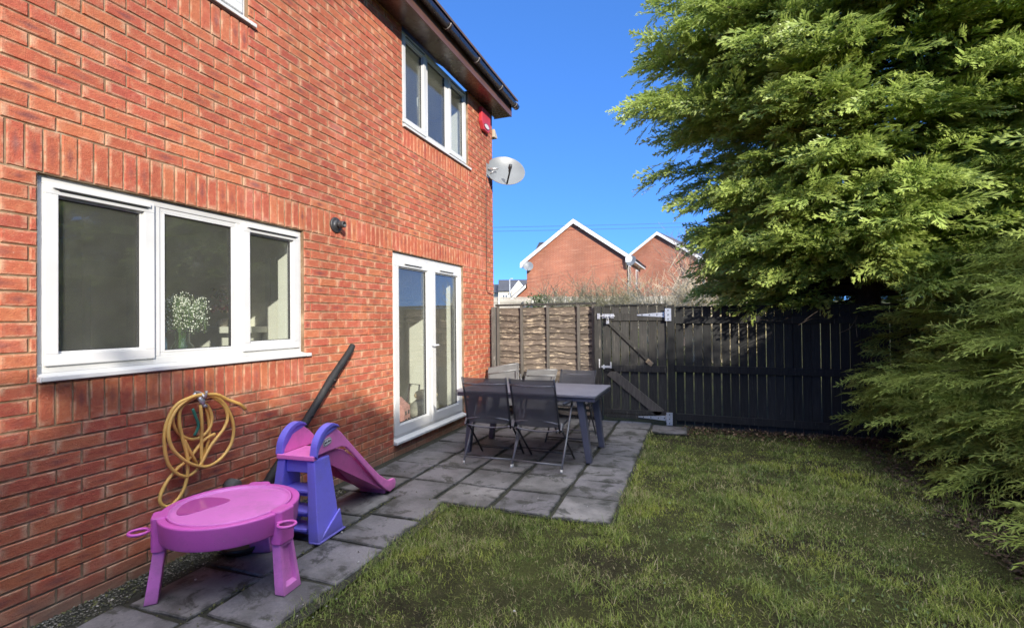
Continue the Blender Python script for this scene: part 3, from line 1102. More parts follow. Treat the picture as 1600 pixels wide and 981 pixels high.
# toys and furniture inside the patio doors
st = empty("step_stool", (-.62, 3.75, .11), .3, "white slatted wooden stand inside the left patio door", "stand")
for sx in (-.14, .14):
    for sy in (-.13, .13):
        MB().box(sx - .016, sx + .016, sy - .016, sy + .016, 0, 1.0).build("leg", INWHITE, st)
for z in (.25, .5, .75, .98): MB().box(-.17, .17, -.16, .16, z, z + .025).build("shelf", INWHITE, st)
th = empty("toy_house", (-.55, 4.02, .11), .2, "pink toy house standing on the carpet behind the patio door glass", "toy house")
PINKIN = simple("toy_pink", (.62, .30, .28), .5)
MB().box(-.13, .13, -.11, .11, 0, .24).prism([(-.13, .24), (.13, .24), (0, .36)], -.12, .12, 'xzy').build("body", PINKIN, th, .004)
for y in (-.05, .05):
    for z in (.05, .15): MB().box(.1305, .134, y - .022, y + .022, z, z + .05).build("window", SLOT, th)
sd = empty("sledge_toy", (-.75, 4.4, .11), -.3, "dark wooden toy trolley on the carpet by the toy house", "toy trolley")
MB().box(-.16, .16, -.20, .20, .06, .10).build("base", simple("toy_wood", (.2, .12, .07), .6), sd, .004)
MB().tube([(-.1, .2, .1), (-.1, .26, .45), (.1, .26, .45), (.1, .2, .1)], .012, 6).build("handle", simple("toy_metal", (.15, .1, .08), .4), sd)
BEIGE = simple("beige_plush", (.55, .44, .28), .95, .25, 9, .4, 120)
GREYPL = simple("grey_fur", (.30, .29, .26), .95, .3, 14, .6, 90)


def blob(mb, c, rx, ry, rz, mi=0):
    mb.lathe([(.02, -1), (.5, -.87), (.87, -.5), (1, 0), (.87, .5), (.5, .87), (.02, 1)], 14, Matrix.Translation(c) @ Matrix.Diagonal((rx, ry, rz, 1)), mi)


bn = MB()
blob(bn, (-.42, 4.47, .26), .17, .30, .16)
o = bn.build("bean_bag", GREYPL)
tag(o, "grey furry bean cushion low behind the right patio door", "cushion")
tb = MB()
blob(tb, (-.42, 4.44, .46), .10, .17, .07)
blob(tb, (-.40, 4.62, .50), .08, .09, .08)
blob(tb, (-.34, 4.55, .43), .05, .14, .045)
blob(tb, (-.38, 4.66, .57), .025, .03, .035)
o = tb.build("soft_toy", BEIGE)
tag(o, "beige soft toy slumped on the grey cushion behind the right door", "soft toy")


# ------------------------------------------------------------------ things fixed to the wall
DGREY = simple("dark_grey_plastic", (0.035, 0.035, 0.037), 0.45, 0.2, 12)
BLACKP = simple("black_plastic", (0.014, 0.014, 0.015), 0.4, 0.3, 10)
fl_ = empty("flue_terminal", (0, 2.19, 2.335), 0, "dark grey round flue outlet poking from the brick wall above the patio door", "flue")
RX = Matrix.Rotation(R(90), 4, 'Y')
MB().lathe([(.001, .0), (.072, .0), (.070, .012), (.062, .017), (.05, .014), (.040, .022), (.036, .03), (.001, .03)], 28, RX).build("flange", DGREY, fl_)
MB().lathe([(.026, .015), (.028, .05), (.030, .052), (.030, .10), (.026, .105), (.021, .105), (.021, .06), (.001, .06)], 20, RX).build("pipe", DGREY, fl_)
MB().lathe([(.031, .055), (.034, .057), (.034, .066), (.031, .068)], 20, RX).build("collar", DGREY, fl_)

# alarm box
al = empty("alarm_box", (0, 5.62, 4.52), 0, "red alarm box high under the eaves by the house corner", "alarm box")
ALR = simple("alarm_red", (0.50, 0.04, 0.05), 0.4, 0.08, 3)
MB().prism([(-.17, .20), (-.17, -.02), (-.10, -.13), (.10, -.13), (.17, -.02), (.17, .20)], .002, .06, 'yzx').build("case", ALR, al, .008, 3)
em = MB()
em.prism([(.10 * math.cos(a), .045 * math.sin(a) - .06) for a in [i * math.pi / 12 for i in range(24)]], .0605, .066, 'yzx', mi=0)
em.prism([(.085 * math.cos(a), .033 * math.sin(a) - .06) for a in [i * math.pi / 12 for i in range(24)]], .0665, .070, 'yzx', mi=1)
em.build("emblem", [simple("alarm_dark", (.12, .01, .015), .3), simple("alarm_white", (.65, .6, .58), .3)], al)

# security lamp on the gable end
lm = empty("wall_lamp", (-.12, 6.0, 4.50), 0, "small pale hooded lamp on the gable end just below the eaves", "lamp")
MB().box(-.05, .05, 0.003, .03, -.06, .06).build("base", simple("lamp_white", (.55, .5, .42), .4), lm, .004)
hdm = MB().prism([(.02, .08), (.07, .07), (.16, -.02), (.16, -.045), (.07, -.055), (.02, -.055)], -.04, .15, 'yzx')
hdm.build("hood", simple("lamp_stone", (.50, .43, .33), .5), lm, .012, 3)

# cable down the corner
cb = MB()
cb.tube(spline([(.006, 5.80, 3.80), (.006, 5.715, 3.62), (.006, 5.70, 3.2), (.007, 5.695, 2.5), (.006, 5.685, 2.02), (.007, 5.70, 1.93), (.007, 5.75, 1.885), (.006, 5.99, 1.865), (.004, 6.006, 1.86)], 5), .0042, 6)
for z in (3.4, 3.0, 2.6, 2.2): cb.box(.001, .013, 5.688, 5.708, z, z + .008)
o = cb.build("cable", BLACKP)
tag(o, "thin black cable running down the brick corner from the satellite dish", "cable")

# satellite dish
sd_ = empty("satellite_dish", (0, 5.78, 3.83), 0, "grey oval satellite dish on a bracket at the house corner", "satellite dish")
DISHM = simple("dish_grey", (0.15, 0.165, 0.175), 0.38, 0.12, 3, spec=.5)
ST = simple("galvanised", (0.45, 0.45, 0.45), 0.4, 0.15, 20, metallic=.6)
MB().box(.0, .006, -.05, .05, -.11, .11).tube([(.006, 0, .03), (.10, .02, .02), (.16, .06, .03)], .018, 10).tube([(.006, 0, -.07), (.12, .03, .0)], .008, 6).build("bracket", ST, sd_)
nrm = Vector((0.48, -0.74, 0.36)).normalized()
up = Vector((0, 0, 1)) - nrm * nrm.z
up.normalize()
sdv = up.cross(nrm)
Md = Matrix((sdv, up, nrm)).transposed().to_4x4()
Md.translation = Vector((.245, .17, .02))
dp = []
for i in range(9):
    rr = i / 8
    dp.append((max(rr, .004), -.055 * (1 - rr * rr)))
dpb = [(r_, z - .006) for r_, z in dp][::-1]
MB().lathe([(r_ * .315, z) for r_, z in dp] + [(.321, .002), (.321, -.008)] + [(r_ * .315, z) for r_, z in dpb], 40, Md, sy=.86).build("reflector", DISHM, sd_)
MB().bar(Md @ Vector((0, -.255, -.01)), Md @ Vector((0, -.20, .30)), .022, .022).build("arm", BLACKP, sd_)
ln = MB().lathe([(.001, -.03), (.026, -.03), (.030, .03), (.018, .05), (.016, .09), (.001, .09)], 14, Md @ Matrix.Translation((0, -.165, .30)) @ Matrix.Rotation(R(165), 4, 'X'))
ln.build("receiver", DGREY, sd_)
MB().box(-.05, .05, -.07, .07, -.11, -.06, M=Md).build("back_mount", ST, sd_)

# coiled hose on its tap/hook ------------------------------------------------
hs = empty("garden_hose", (0, .83, .99), 0, "yellow garden hose coiled over a hook on the brick wall under the window", "hose")
HL = {
    'A': [(0.835, 0.996), (0.772, 0.991), (0.67, 0.954), (0.613, 0.853), (0.6, 0.737), (0.624, 0.597), (0.71, 0.504), (0.797, 0.524), (0.889, 0.652), (0.986, 0.743), (1.022, 0.825), (0.987, 0.911), (0.909, 0.971), (0.844, 0.997)],
    'B': [(0.844, 0.991), (0.958, 0.949), (1.037, 0.849), (1.07, 0.735), (1.046, 0.632), (0.966, 0.555), (0.852, 0.527), (0.736, 0.578), (0.644, 0.671), (0.611, 0.758), (0.619, 0.843), (0.67, 0.93), (0.755, 0.985), (0.83, 0.991)],
    'C': [(0.833, 0.986), (0.759, 0.964), (0.705, 0.916), (0.695, 0.836), (0.711, 0.735), (0.736, 0.615), (0.734, 0.501), (0.702, 0.406), (0.644, 0.353), (0.596, 0.358), (0.576, 0.408), (0.612, 0.482), (0.677, 0.55), (0.762, 0.6), (0.85, 0.69), (0.93, .72)],
    'D': [(0.839, 0.968), (0.895, 0.908), (0.917, 0.836), (0.899, 0.77), (0.852, 0.725), (0.785, 0.715), (0.724, 0.749), (0.678, 0.812), (0.666, 0.882), (0.703, 0.948), (0.772, 0.983), (.83, .985)],
    'E': [(0.826, 0.93), (0.831, 0.809), (0.834, 0.708), (0.826, 0.53)],
    'F': [(0.845, 0.994), (0.938, 0.979), (1.027, 0.931), (1.1, 0.891), (1.159, 0.846)],
    'G': [(0.844, 0.959), (0.9, 0.882), (0.897, 0.71), (0.852, 0.53)],
    'H': [(0.728, 0.723), (0.771, 0.623), (0.824, 0.54)]}
hb = MB()
XO = dict(A=.050, B=.062, C=.040, D=.030, E=.052, F=.066, G=.024, H=.030)
for kx, pts in HL.items():
    P3 = []
    for i, (y, z) in enumerate(pts):
        t = i / (len(pts) - 1)
        P3.append((XO[kx] + .012 * math.sin(t * 9 + ord(kx)), y - .83, z - .99))
    hb.tube(spline(P3, 6), .0106, 8)
hose_m = simple("yellow_hose", (0.72, 0.43, 0.105), 0.45, 0.22, 5, 0.15, 200)
hb.build("hose", hose_m, hs)
hk = MB().tube(spline([(.0, 0, .02), (.05, 0, .015), (.085, 0, -.01), (.10, 0, .03)], 4), .008, 8)
hk.lathe([(.001, 0), (.022, 0), (.020, .012), (.001, .014)], 12, Matrix.Rotation(R(90), 4, 'Y') @ Matrix.Translation((0, 0, .0)))
hk.tube([(.04, -.02, .01), (.06, .0, -.035), (.058, .01, -.07)], [.013, .018, .012], 8)
hk.tube([(.062, .005, -.065), (.062, .03, -.075)], .011, 8)
hk.build("hook", ST, hs)
MB().tube(spline([(.055, -.062, -.075), (.06, -.045, -.13), (.062, -.028, -.19), (.055, -.05, -.25)], 5), [.009] * 16, 8).build("feed_hose", simple("green_hose", (.03, .16, .10), .4), hs)

# leaning black pole
pole = MB()
pp = [(.115, 1.0, -.01), (.112, 1.16, .12), (.105, 1.35, .32), (.098, 1.66, .61), (.088, 2.02, .96), (.075, 2.27, 1.17), (.068, 2.335, 1.235)]
pole.tube(spline(pp, 4), [.040, .039, .039, .038, .037, .036, .036, .036, .039, .035, .034, .034, .033, .033, .032, .032, .036, .031, .031, .030, .030, .029, .029, .029, .025], 14)
pole.tube([(.100, 1.70, .66), (.125, 1.74, .69), (.145, 1.735, .705)], [.012, .008, .004], 6)
pole.tube([(.14, 2.01, .94), (.15, 1.985, .96)], [.010, .006], 6)
k = NT("charred_bark")
c = k.ramp(k.noise(20, 5, 0.7, mapscale=(2, .6, .6)), [(0.3, (0.007, 0.007, 0.008)), (0.62, (0.018, 0.018, 0.018)), (0.9, (0.07, 0.068, 0.06))])
k.set(Base_Color=c, Roughness=0.7)
k.bump(k.noise(40, 5, .7, mapscale=(2, .6, .6)), .6, .006)
o = pole.build("wooden_pole", k.m)
tag(o, "rough black pole leaning against the brick wall behind the purple toy slide", "pole")

# pipe stub at the wall, dark dish under the toy table
o = MB().lathe([(.001, 0.17), (.047, 0.165), (.050, .12), (.050, .10), (.043, .10), (.043, .0), (.001, 0)], 20, Matrix.Translation((0.0, 1.07, .33)) @ Matrix.Rotation(R(90), 4, 'Y') @ Matrix.Translation((0, 0, -.09))).tube([(.05, 1.07, .33), (.05, 1.07, .0)], .036, 12).build("drain_pipe", simple("old_grey_pipe", (.085, .08, .075), .7, .35, 18, .3, 80))
tag(o, "stubby grey capped pipe rising by the wall behind the pink toy table", "pipe")
o = MB().lathe([(.001, .01), (.10, .012), (.125, .05), (.135, .05), (.108, 0), (.001, 0)], 28).build("plant_saucer", BLACKP, loc=(.30, .92, -.004))
tag(o, "shallow black plastic saucer on the slabs under the pink toy table", "saucer")

# ------------------------------------------------------------------ pink toy water table
PINK = simple("pink_plastic", (0.62, 0.115, 0.47), 0.42, 0.10, 3, 0.06, 60, dirt=.30)
PINKD = simple("deep_pink_plastic", (0.52, 0.055, 0.40), 0.4, 0.10, 3, dirt=.30)
PINKL = simple("pale_pink_plastic", (0.66, 0.19, 0.55), 0.45, 0.08, 4, 0.05, 80, dirt=.30)
TZ = .435
tt = empty("toy_table", (.585, .60, 0), R(0), "round pink plastic toy water table with three legs, by the wall under the hose", "toy table")
tub = MB().lathe([(.001, .322), (.31, .320), (.336, .315), (.340, .317), (.340, .326), (.342, .330), (.351, TZ - .012), (.352, TZ - .004), (.345, TZ), (.318, TZ), (.312, TZ - .004), (.308, TZ - .030), (.001, TZ - .03)], 56)
tub.build("tub", PINK, tt)
lid = MB().lathe([(.001, TZ - .004), (.12, TZ - .003), (.27, TZ - .006), (.292, TZ - .010), (.296, TZ - .002), (.300, TZ + .004), (.306, TZ + .003), (.308, TZ - .012), (.001, TZ - .016)], 56)
lid.build("lid", PINKL, tt)
# puddle pool in a low corner of the lid
pu = [(-.275, -.03), (-.262, -.09), (-.21, -.165), (-.15, -.21), (-.10, -.19), (-.07, -.09), (-.055, .03), (-.11, .055), (-.20, .045), (-.25, .02)]
pu = [(p.x, p.y) for p in spline([(a, b, 0) for a, b in pu], 4, True)]
k = NT("puddle")
k.set(Base_Color=(0.46, 0.085, 0.34), Roughness=0.08, Specular_IOR_Level=0.5)
MB().prism(pu, TZ - .004, TZ - .0015, 'xyz').build("puddle", k.m, tt)
for a, rr in ((229, .0), (5, -.02), (113, .0)):
    ca, sa = math.cos(R(a)), math.sin(R(a))
    M = Matrix.Rotation(R(a), 4, 'Z')
    hb_ = MB().prism([(p[0] + .335, p[1]) for p in rrect(.075, .125, .025)], .26, TZ + .006, 'xyz', M=M)
    hb_.build("leg_socket", PINK, tt, .008, 3)
    lg = MB()
    # tapered splayed leg with a hollow outer face
    def ring(rc, z, w, d):
        return [M @ Vector((rc - d / 2, -w / 2, z)), M @ Vector((rc + d / 2, -w / 2, z)), M @ Vector((rc + d / 2, w / 2, z)), M @ Vector((rc - d / 2, w / 2, z))]
    r0, r1 = ring(.335, .262, .10, .055), ring(.37, .0, .135, .06)
    lg.add(r0 + r1, [(3, 2, 1, 0), (4, 5, 6, 7), (0, 1, 5, 4), (2, 3, 7, 6), (3, 0, 4, 7)])
    # outer face with recessed panel
    o0, o1, o2, o3 = r0[1], r0[2], r1[2], r1[1]
    def bl(u, v): return o0.lerp(o1, u).lerp(o3.lerp(o2, u), v)
    fr_ = [bl(.17, .06), bl(.83, .06), bl(.83, .86), bl(.17, .86)]
    inn = [p + (M @ Vector((-.022, 0, 0))) for p in [bl(.22, .10), bl(.78, .10), bl(.78, .80), bl(.22, .80)]]
    oc = [o0, o1, o2, o3]
    for i in range(4):
        j = (i + 1) % 4
        lg.face([oc[i], oc[j], fr_[j], fr_[i]])
        lg.face([fr_[i], fr_[j], inn[j], inn[i]])
    lg.face(inn)
    lg.build("leg", PINKL, tt, .006, 3)
    # cup ring
    off = R(a + (-9 if a == 5 else (4 if a == 229 else 0)))
    cr = Vector((math.cos(off) * .425, math.sin(off) * .425, .375 if a != 5 else .385))
    pts = [cr + Vector((math.cos(t) * .044, math.sin(t) * .044, 0)) for t in [i * 2 * math.pi / 28 for i in range(28)]]
    rg = MB().tube(pts, .008, 8, closed=True)
    for p in (0,): pass
    rg.bar(cr - Vector((math.cos(off) * .043, math.sin(off) * .043, 0)), cr - Vector((math.cos(off) * .062, math.sin(off) * .062, 0)), .03, .012)
    rg.build("cup_ring", PINK, tt)

# ------------------------------------------------------------------ toy slide
PURP = simple("purple_plastic", (0.20, 0.175, 0.74), 0.38, 0.08, 3, 0.04, 60, dirt=.30)
HOT = simple("magenta_plastic", (0.86, 0.22, 0.57), 0.4, 0.10, 3, 0.04, 60, dirt=.30)
sl = empty("toy_slide", (.52, 1.15, 0), R(4), "small toddler slide with purple ladder and magenta chute standing on the slabs by the wall", "toy slide")
W2 = .145                 # half width
# chute: two side walls, bed, lip
side = [(.02, .555), (.03, .62), (.065, .675), (.12, .71), (.18, .722), (.235, .705), (.30, .66), (.42, .55), (.60, .385), (.80, .21), (.90, .135), (.97, .105), (1.04, .10), (1.075, .085), (1.085, .05), (1.07, .012), (.98, .0), (.93, .03), (.84, .10), (.66, .265), (.44, .47), (.36, .535), (.31, .552), (.20, .556)]
ch = MB()
for s in (-1, 1):
    x0 = s * W2
    ch.prism(side, min(x0, x0 - s * .022), max(x0, x0 - s * .022), 'yzx')
bed = [(.02, .56), (.24, .56), (.36, .52), (.50, .40), (.72, .20), (.88, .07), (.97, .045), (1.06, .06)]
bedl = bed + [(y, z - .018) for y, z in bed][::-1]
ch.prism(bedl, -W2 + .023, W2 - .023, 'yzx')
ch.box(-W2 + .023, W2 - .023, .93, .965, .0, .055)
ch.prism([(1.03, .055), (1.085, .06), (1.08, .02), (1.05, .0), (1.02, .02)], -W2 + .0225, W2 - .0225, 'yzx')
ch.build("chute", HOT, sl, .008, 3)
# front hood of the platform (pink arch between the rails)
hp = [(-W2 + .01, .545), (W2 - .01, .545), (W2 - .01, .59)] + [(W2 - .02 - (2 * W2 - .06) * 0 - .0, .60)]
hood = MB().box(-W2 - .004, W2 + .004, -.012, .03, .530, .562)
hood.build("platform_edge", HOT, sl, .006, 3)
# purple hand rails over the arch
arch = [(-.004, .56), (.012, .64), (.055, .70), (.115, .737), (.18, .748), (.24, .728)]
for s in (-1, 1):
    ra = MB()
    outer = [(p.x, p.y) for p in spline([(a, b, 0) for a, b in arch], 4)]
    ribs = outer + [(a + .022, b - .024) for a, b in outer][::-1]
    xc = s * (W2 - .008)
    ra.prism(ribs, xc - .026, xc + .026, 'yzx')
    ra.prism([(a + .020, b - .022) for a, b in outer] + [(.20, .69), (.12, .67), (.05, .60)], xc - .0155, xc + .0155, 'yzx')
    ra.build("hand_rail", PURP, sl, .007, 3)
# ladder
for s in (-1, 1):
    lr = MB()
    xt, xb_ = s * (W2 - .028), s * (W2 + .012)
    wt, wb = .062, .075
    # front flange and deep side web, taper to a flared foot
    A = [(xt - wt / 2, .0, .53), (xt + wt / 2, .0, .53), (xt + wt / 2, .16, .53), (xt - wt / 2, .16, .53)]
    B = [(xb_ - wb / 2, -.035, .13), (xb_ + wb / 2, -.035, .13), (xb_ + wb / 2, .19, .13), (xb_ - wb / 2, .19, .13)]
    C_ = [(xb_ - wb / 2 + s * .01, -.045, .0), (xb_ + wb / 2 + s * .02, -.045, .0), (xb_ + wb / 2 + s * .02, .235, .0), (xb_ - wb / 2 + s * .01, .235, .0)]
    lr.add(A + B + C_, [(0, 3, 2, 1)[::-1], (0, 1, 5, 4)[::-1], (1, 2, 6, 5)[::-1], (2, 3, 7, 6)[::-1], (3, 0, 4, 7)[::-1],
                        (4, 5, 9, 8)[::-1], (5, 6, 10, 9)[::-1], (6, 7, 11, 10)[::-1], (7, 4, 8, 11)[::-1], (8, 9, 10, 11)[::-1]])
    # raised triangular foot gusset on the outer face
    xo = xb_ + s * (wb / 2 + .004)
    lr.prism([(-.03, .02), (.22, .02), (.19, .16)], min(xo, xo + s * .014), max(xo, xo + s * .014), 'yzx')
    lr.prism([(-.05, .0), (.24, .0), (.24, .014), (-.05, .014)], min(xo - s * .06, xo + s * .022), max(xo - s * .06, xo + s * .022), 'yzx')
    lr.build("ladder_rail", PURP, sl, .007, 3)
ps = MB().box(-W2 + .05, W2 - .05, .02, .06, .44, .529)
ps.build("riser_panel", PURP, sl, .006, 3)
for z, y in ((.335, -.01), (.20, -.022), (.085, -.03)):
    s_ = MB().box(-W2 + .04, W2 - .04, y, y + .14, z - .022, z).box(-W2 + .04, W2 - .04, y + .085, y + .125, z - .075, z - .0225)
    s_.build("step", PURP, sl, .006, 3)
# maker's badge on the outer face of the chute
bd = MB()
Mb = Matrix.Translation((W2 + .001, .135, .628)) @ Matrix.Rotation(R(8), 4, 'X')
bd.prism([(a, b) for a, b in rrect(.092, .050, .022, 6)], .0, .0035, 'yzx', mi=0, M=Mb)
bd.prism([(a, b) for a, b in rrect(.084, .042, .018, 6)], .0036, .0050, 'yzx', mi=1, M=Mb)
bd.prism([(a, b) for a, b in rrect(.076, .034, .015, 6)], .0051, .0065, 'yzx', mi=2, M=Mb)
badge = bd.build("badge", [simple("badge_white", (.7, .7, .7), .3), simple("badge_maroon", (.14, .01, .04), .3), simple("badge_face", (.75, .72, .74), .3)], sl)
tc = bpy.data.curves.new("lettering", 'FONT')
tc.body = "little tikes"
tc.size = .0175
tc.align_x, tc.align_y = 'CENTER', 'CENTER'
tc.extrude = .0006
tc.offset = .0006
tc.materials.append(simple("badge_black", (.012, .012, .012), .4))
tmp = bpy.data.objects.new("lettering_curve", tc)
col.objects.link(tmp)
me = bpy.data.meshes.new_from_object(tmp.evaluated_get(bpy.context.evaluated_depsgraph_get()))
bpy.data.objects.remove(tmp)
to = bpy.data.objects.new("lettering", me)
col.objects.link(to)
to.parent = badge
to.matrix_local = Mb @ Matrix.Translation((.0072, 0, 0)) @ Matrix(((0, 0, 1, 0), (1, 0, 0, 0), (0, 1, 0, 0), (0, 0, 0, 1)))

# ------------------------------------------------------------------ patio furniture
TAB = simple("grey_plastic_table", (0.095, 0.095, 0.125), 0.42, 0.12, 6, 0.12, 140)
TOPM = simple("grey_table_top", (0.21, 0.205, 0.23), 0.40, 0.12, 4, 0.1, 200)
pt = empty("patio_table", (1.36, 3.86, 0), R(-1), "dark grey plastic garden table with splayed legs on the patio", "table")
MB().prism(rrect(1.56, .88, .045, 5), .668, .695, 'xyz').build("table_top", TOPM, pt, .005, 2)
ap = MB()
for a, b, c, d in ((-.765, .765, -.425, -.405), (-.765, .765, .405, .425), (-.765, -.745, -.405, .405), (.745, .765, -.405, .405)): ap.box(a, b, c, d, .628, .6675)
ap.box(-.60, .60, -.02, .02, .63, .667)
ap.build("apron", TAB, pt, .004)
for sx in (-1, 1):
    for sy in (-1, 1):
        MB().bar((sx * .685, sy * .330, .0), (sx * .60, sy * .345, .640), .062, .070, (0, 1, 0), w2=.078, t2=.085).build("leg", TAB, pt, .008)

k = NT("black_mesh_sling")
c = k.ramp(k.noise(4, 4), [(.3, (.052, .053, .058)), (.7, (.090, .092, .098))])
k.set(Base_Color=c, Roughness=.7)
trn = k.n('BsdfTransparent')
mxs = k.n('MixShader')
mxs.inputs[0].default_value = .20
k.l(k.b.outputs[0], mxs.inputs[1])
k.l(trn.outputs[0], mxs.inputs[2])
k.l(mxs.outputs[0], k.out.inputs[0])
SLING = k.m
TUBEM = simple("grey_steel_tube", (0.16, 0.16, 0.17), 0.32, 0.15, 15, metallic=.3)
TUBED = simple("dark_steel_tube", (0.045, 0.046, 0.052), 0.35, 0.2, 15, metallic=.3)
FOOT = simple("pale_plastic_foot", (.55, .54, .50), .5)


def folding_chair(loc, rz, label, top=(-.375, .890), bot=(-.225, .42), arms=True, group="folding chairs around the patio table"):
    c = empty("folding_chair", loc, rz, label, "chair", group)
    w = .225
    (ty, tz), (by, bz) = top, bot
    d = Vector((0, ty - by, tz - bz))
    nrm_ = Vector((0, d.z, -d.y)).normalized()   # towards the sitter (+y side)
    def bp(x, t, off=0): return Vector((x, by, bz)) + d * t + nrm_ * off
    # back frame: two uprights, top and lower cross bars
    for s in (-1, 1):
        MB().tube([bp(s * w, -.12), bp(s * w, .2), bp(s * w, .6), bp(s * (w + .002), 1.0)], .011, 8).build("back_post", TUBED, c)
    MB().tube([bp(-w, .88, -.014), bp(-w * .5, .872, -.020), bp(0, .868, -.022), bp(w * .5, .872, -.020), bp(w, .88, -.014)], .0075, 8).build("cross_bar", TUBEM, c)
    lc = [bp(x * w, .08 + .055 * (1 - x * x), -.016) for x in (-1, -.7, -.35, 0, .35, .7, 1)]
    MB().tube(spline(lc, 3), .0075, 8).build("cross_bar", TUBEM, c)
    lc = [bp(x * w, -.05 - .05 * (1 - x * x), -.018) for x in (-1, -.7, -.35, 0, .35, .7, 1)]
    MB().tube(spline(lc, 3), .0085, 8).build("cross_bar", TUBEM, c)
    # slings
    nv, nu = 12, 8
    sb = MB()
    def sheet(P):
        n0 = len(sb.v)
        for i in range(nv + 1):
            for j in range(nu + 1): sb.v.append(tuple(P(j / nu, i / nv)))
        for i in range(nv):
            for j in range(nu):
                a = n0 + i * (nu + 1) + j
                sb.f.append([a, a + 1, a + nu + 2, a + nu + 1])
                sb.mi.append(0)
                sb.sm.append(True)
    sheet(lambda u, v: bp(-w + 2 * w * u, v * 1.0 + .0, -.006 - .022 * math.sin(u * math.pi) * (1 - .6 * v)))
    sb.build("back_sling", SLING, c)
    sb = MB()
    sheet(lambda u, v: Vector((-w + 2 * w * u, by + .03 + .43 * v, .415 + .035 * v - .03 * math.sin(u * math.pi) * math.sin(v * math.pi) ** .5)))
    sb.build("seat_sling", SLING, c)
    for s in (-1, 1):
        MB().tube([(s * w, by + .005, .415), (s * w, by + .46, .452)], .011, 8).build("seat_rail", TUBED, c)
        # leg from arm front down to rear foot; leg from rear hinge to front foot
        lo = w + .025
        MB().tube([(s * lo, .15, .62), (s * lo, .10, .54), (s * (lo + .004), -.12, .22), (s * (lo + .008), -.275, .02)], .0105, 8).tube([(s * (lo + .008), -.272, .028), (s * (lo + .008), -.282, .0)], .0125, 8, mi=1).build("leg", [TUBEM, FOOT], c)
        MB().tube([(s * (lo - .012), by - .005, .43), (s * (lo - .012), .0, .22), (s * (lo - .012), .24, .0)], .0105, 8).build("leg", TUBED, c)
        MB().bar((s * lo, by - .01, .385), (s * lo, by + .03, .445), .016, .05).build("hinge", TUBEM, c, .003)
        if arms:
            MB().prism(rrect(.042, .36, .02, 4, s * (lo + .004), .02), .622, .642, 'xyz').build("armrest", TUBED, c, .005)
    MB().tube([(-w - .03, -.245, .065), (w + .03, -.245, .065)], .008, 8).build("stretcher", TUBEM, c)
    MB().tube([(-w - .01, .19, .06), (w + .01, .19, .06)], .008, 8).build("stretcher", TUBED, c)
    return c


folding_chair((1.065, 3.40, 0), R(4), "black mesh folding chair with its back to the lawn, nearer the patio doors")
folding_chair((1.61, 3.385, 0), R(-3), "black mesh folding chair tucked under the table front beside its right-hand legs")
folding_chair((1.62, 4.42, 0), R(178), "dark folding chair on the fence side of the table, facing the lawn", top=(-.44, .80))


def folded_chair(loc, rot, label):
    c = empty("folded_chair", loc, 0, label, "chair", "folded chairs leaning by the fence")
    c.rotation_euler = rot
    w = .235
    LT = simple("faded_steel", (.22, .22, .22), .4, .12, 12, metallic=.3)
    SG = simple("faded_grey_sling", (.13, .13, .125), .8, .15, 8)
    for s in (-1, 1):
        MB().tube([(s * w, 0, 0), (s * w, .0, .95)], .011, 8).build("back_post", LT, c)
        MB().tube([(s * (w + .024), .03, -.02), (s * (w + .024), .045, .78)], .0105, 8).build("leg", LT, c)
        MB().tube([(s * (w - .024), -.03, .0), (s * (w - .024), -.035, .80)], .0105, 8).build("leg", LT, c)
        MB().prism(rrect(.04, .34, .02, 4, s * (w + .02), .55), .055, .075, 'xzy').build("armrest", LT, c, .005)
    for z, y in ((.95, 0), (.83, -.012), (.40, 0), (.06, .03), (.05, -.03)):
        MB().tube([(-w, y, z), (w, y, z)], .009, 8).build("cross_bar", LT, c)
    MB().box(-w + .006, w - .006, -.004, .004, .42, .945).build("back_sling", SG, c)
    MB().box(-w + .03, w - .03, -.042, -.036, .22, .66).build("seat_sling", SG, c)
    return c


folded_chair((.50, 5.05, .02), (R(-38), R(-9), R(8)), "folded grey garden chair propped at a slant against the brown fence panel")
folded_chair((.88, 5.02, .02), (R(-44), R(-2), R(-4)), "second folded grey chair lying lower against the fence panel, behind the table")

# ------------------------------------------------------------------ fences and gate
_g = random.Random(21)
LAP = mat_wood_dark("weathered_lap_board", (0.155, 0.122, 0.094), (0.30, 2, 2.8), ((0.52, 0.42, 0.29), (.8, 4, 5.5), .555), lighten=(.28, .22, .165), lam=.6)
BATT = mat_wood_dark("grey_brown_batten", (0.15, 0.135, 0.115), (3, 3, .25), ((.26, .23, .18), (4, 4, .5), .62), lighten=(.22, .19, .15))
BLACKW = mat_wood_dark("black_stained_wood", (0.027, 0.0275, 0.0265), (3, 3, .25), ((.13, .125, .105), (5, 5, .30), .63))
GATEW = mat_wood_dark("worn_black_gate_wood", (0.052, 0.050, 0.045), (3, 3, .25), ((.19, .17, .14), (5, 5, .35), .60), lighten=(.16, .145, .12))
PALEW = simple("pale_bare_wood", (.48, .40, .30), .8, .25, 30)
IRON = simple("white_painted_iron", (.62, .62, .62), .4, .2, 30)
STEEL = simple("zinc_steel", (.50, .51, .53), .35, .15, 30, metallic=.5)

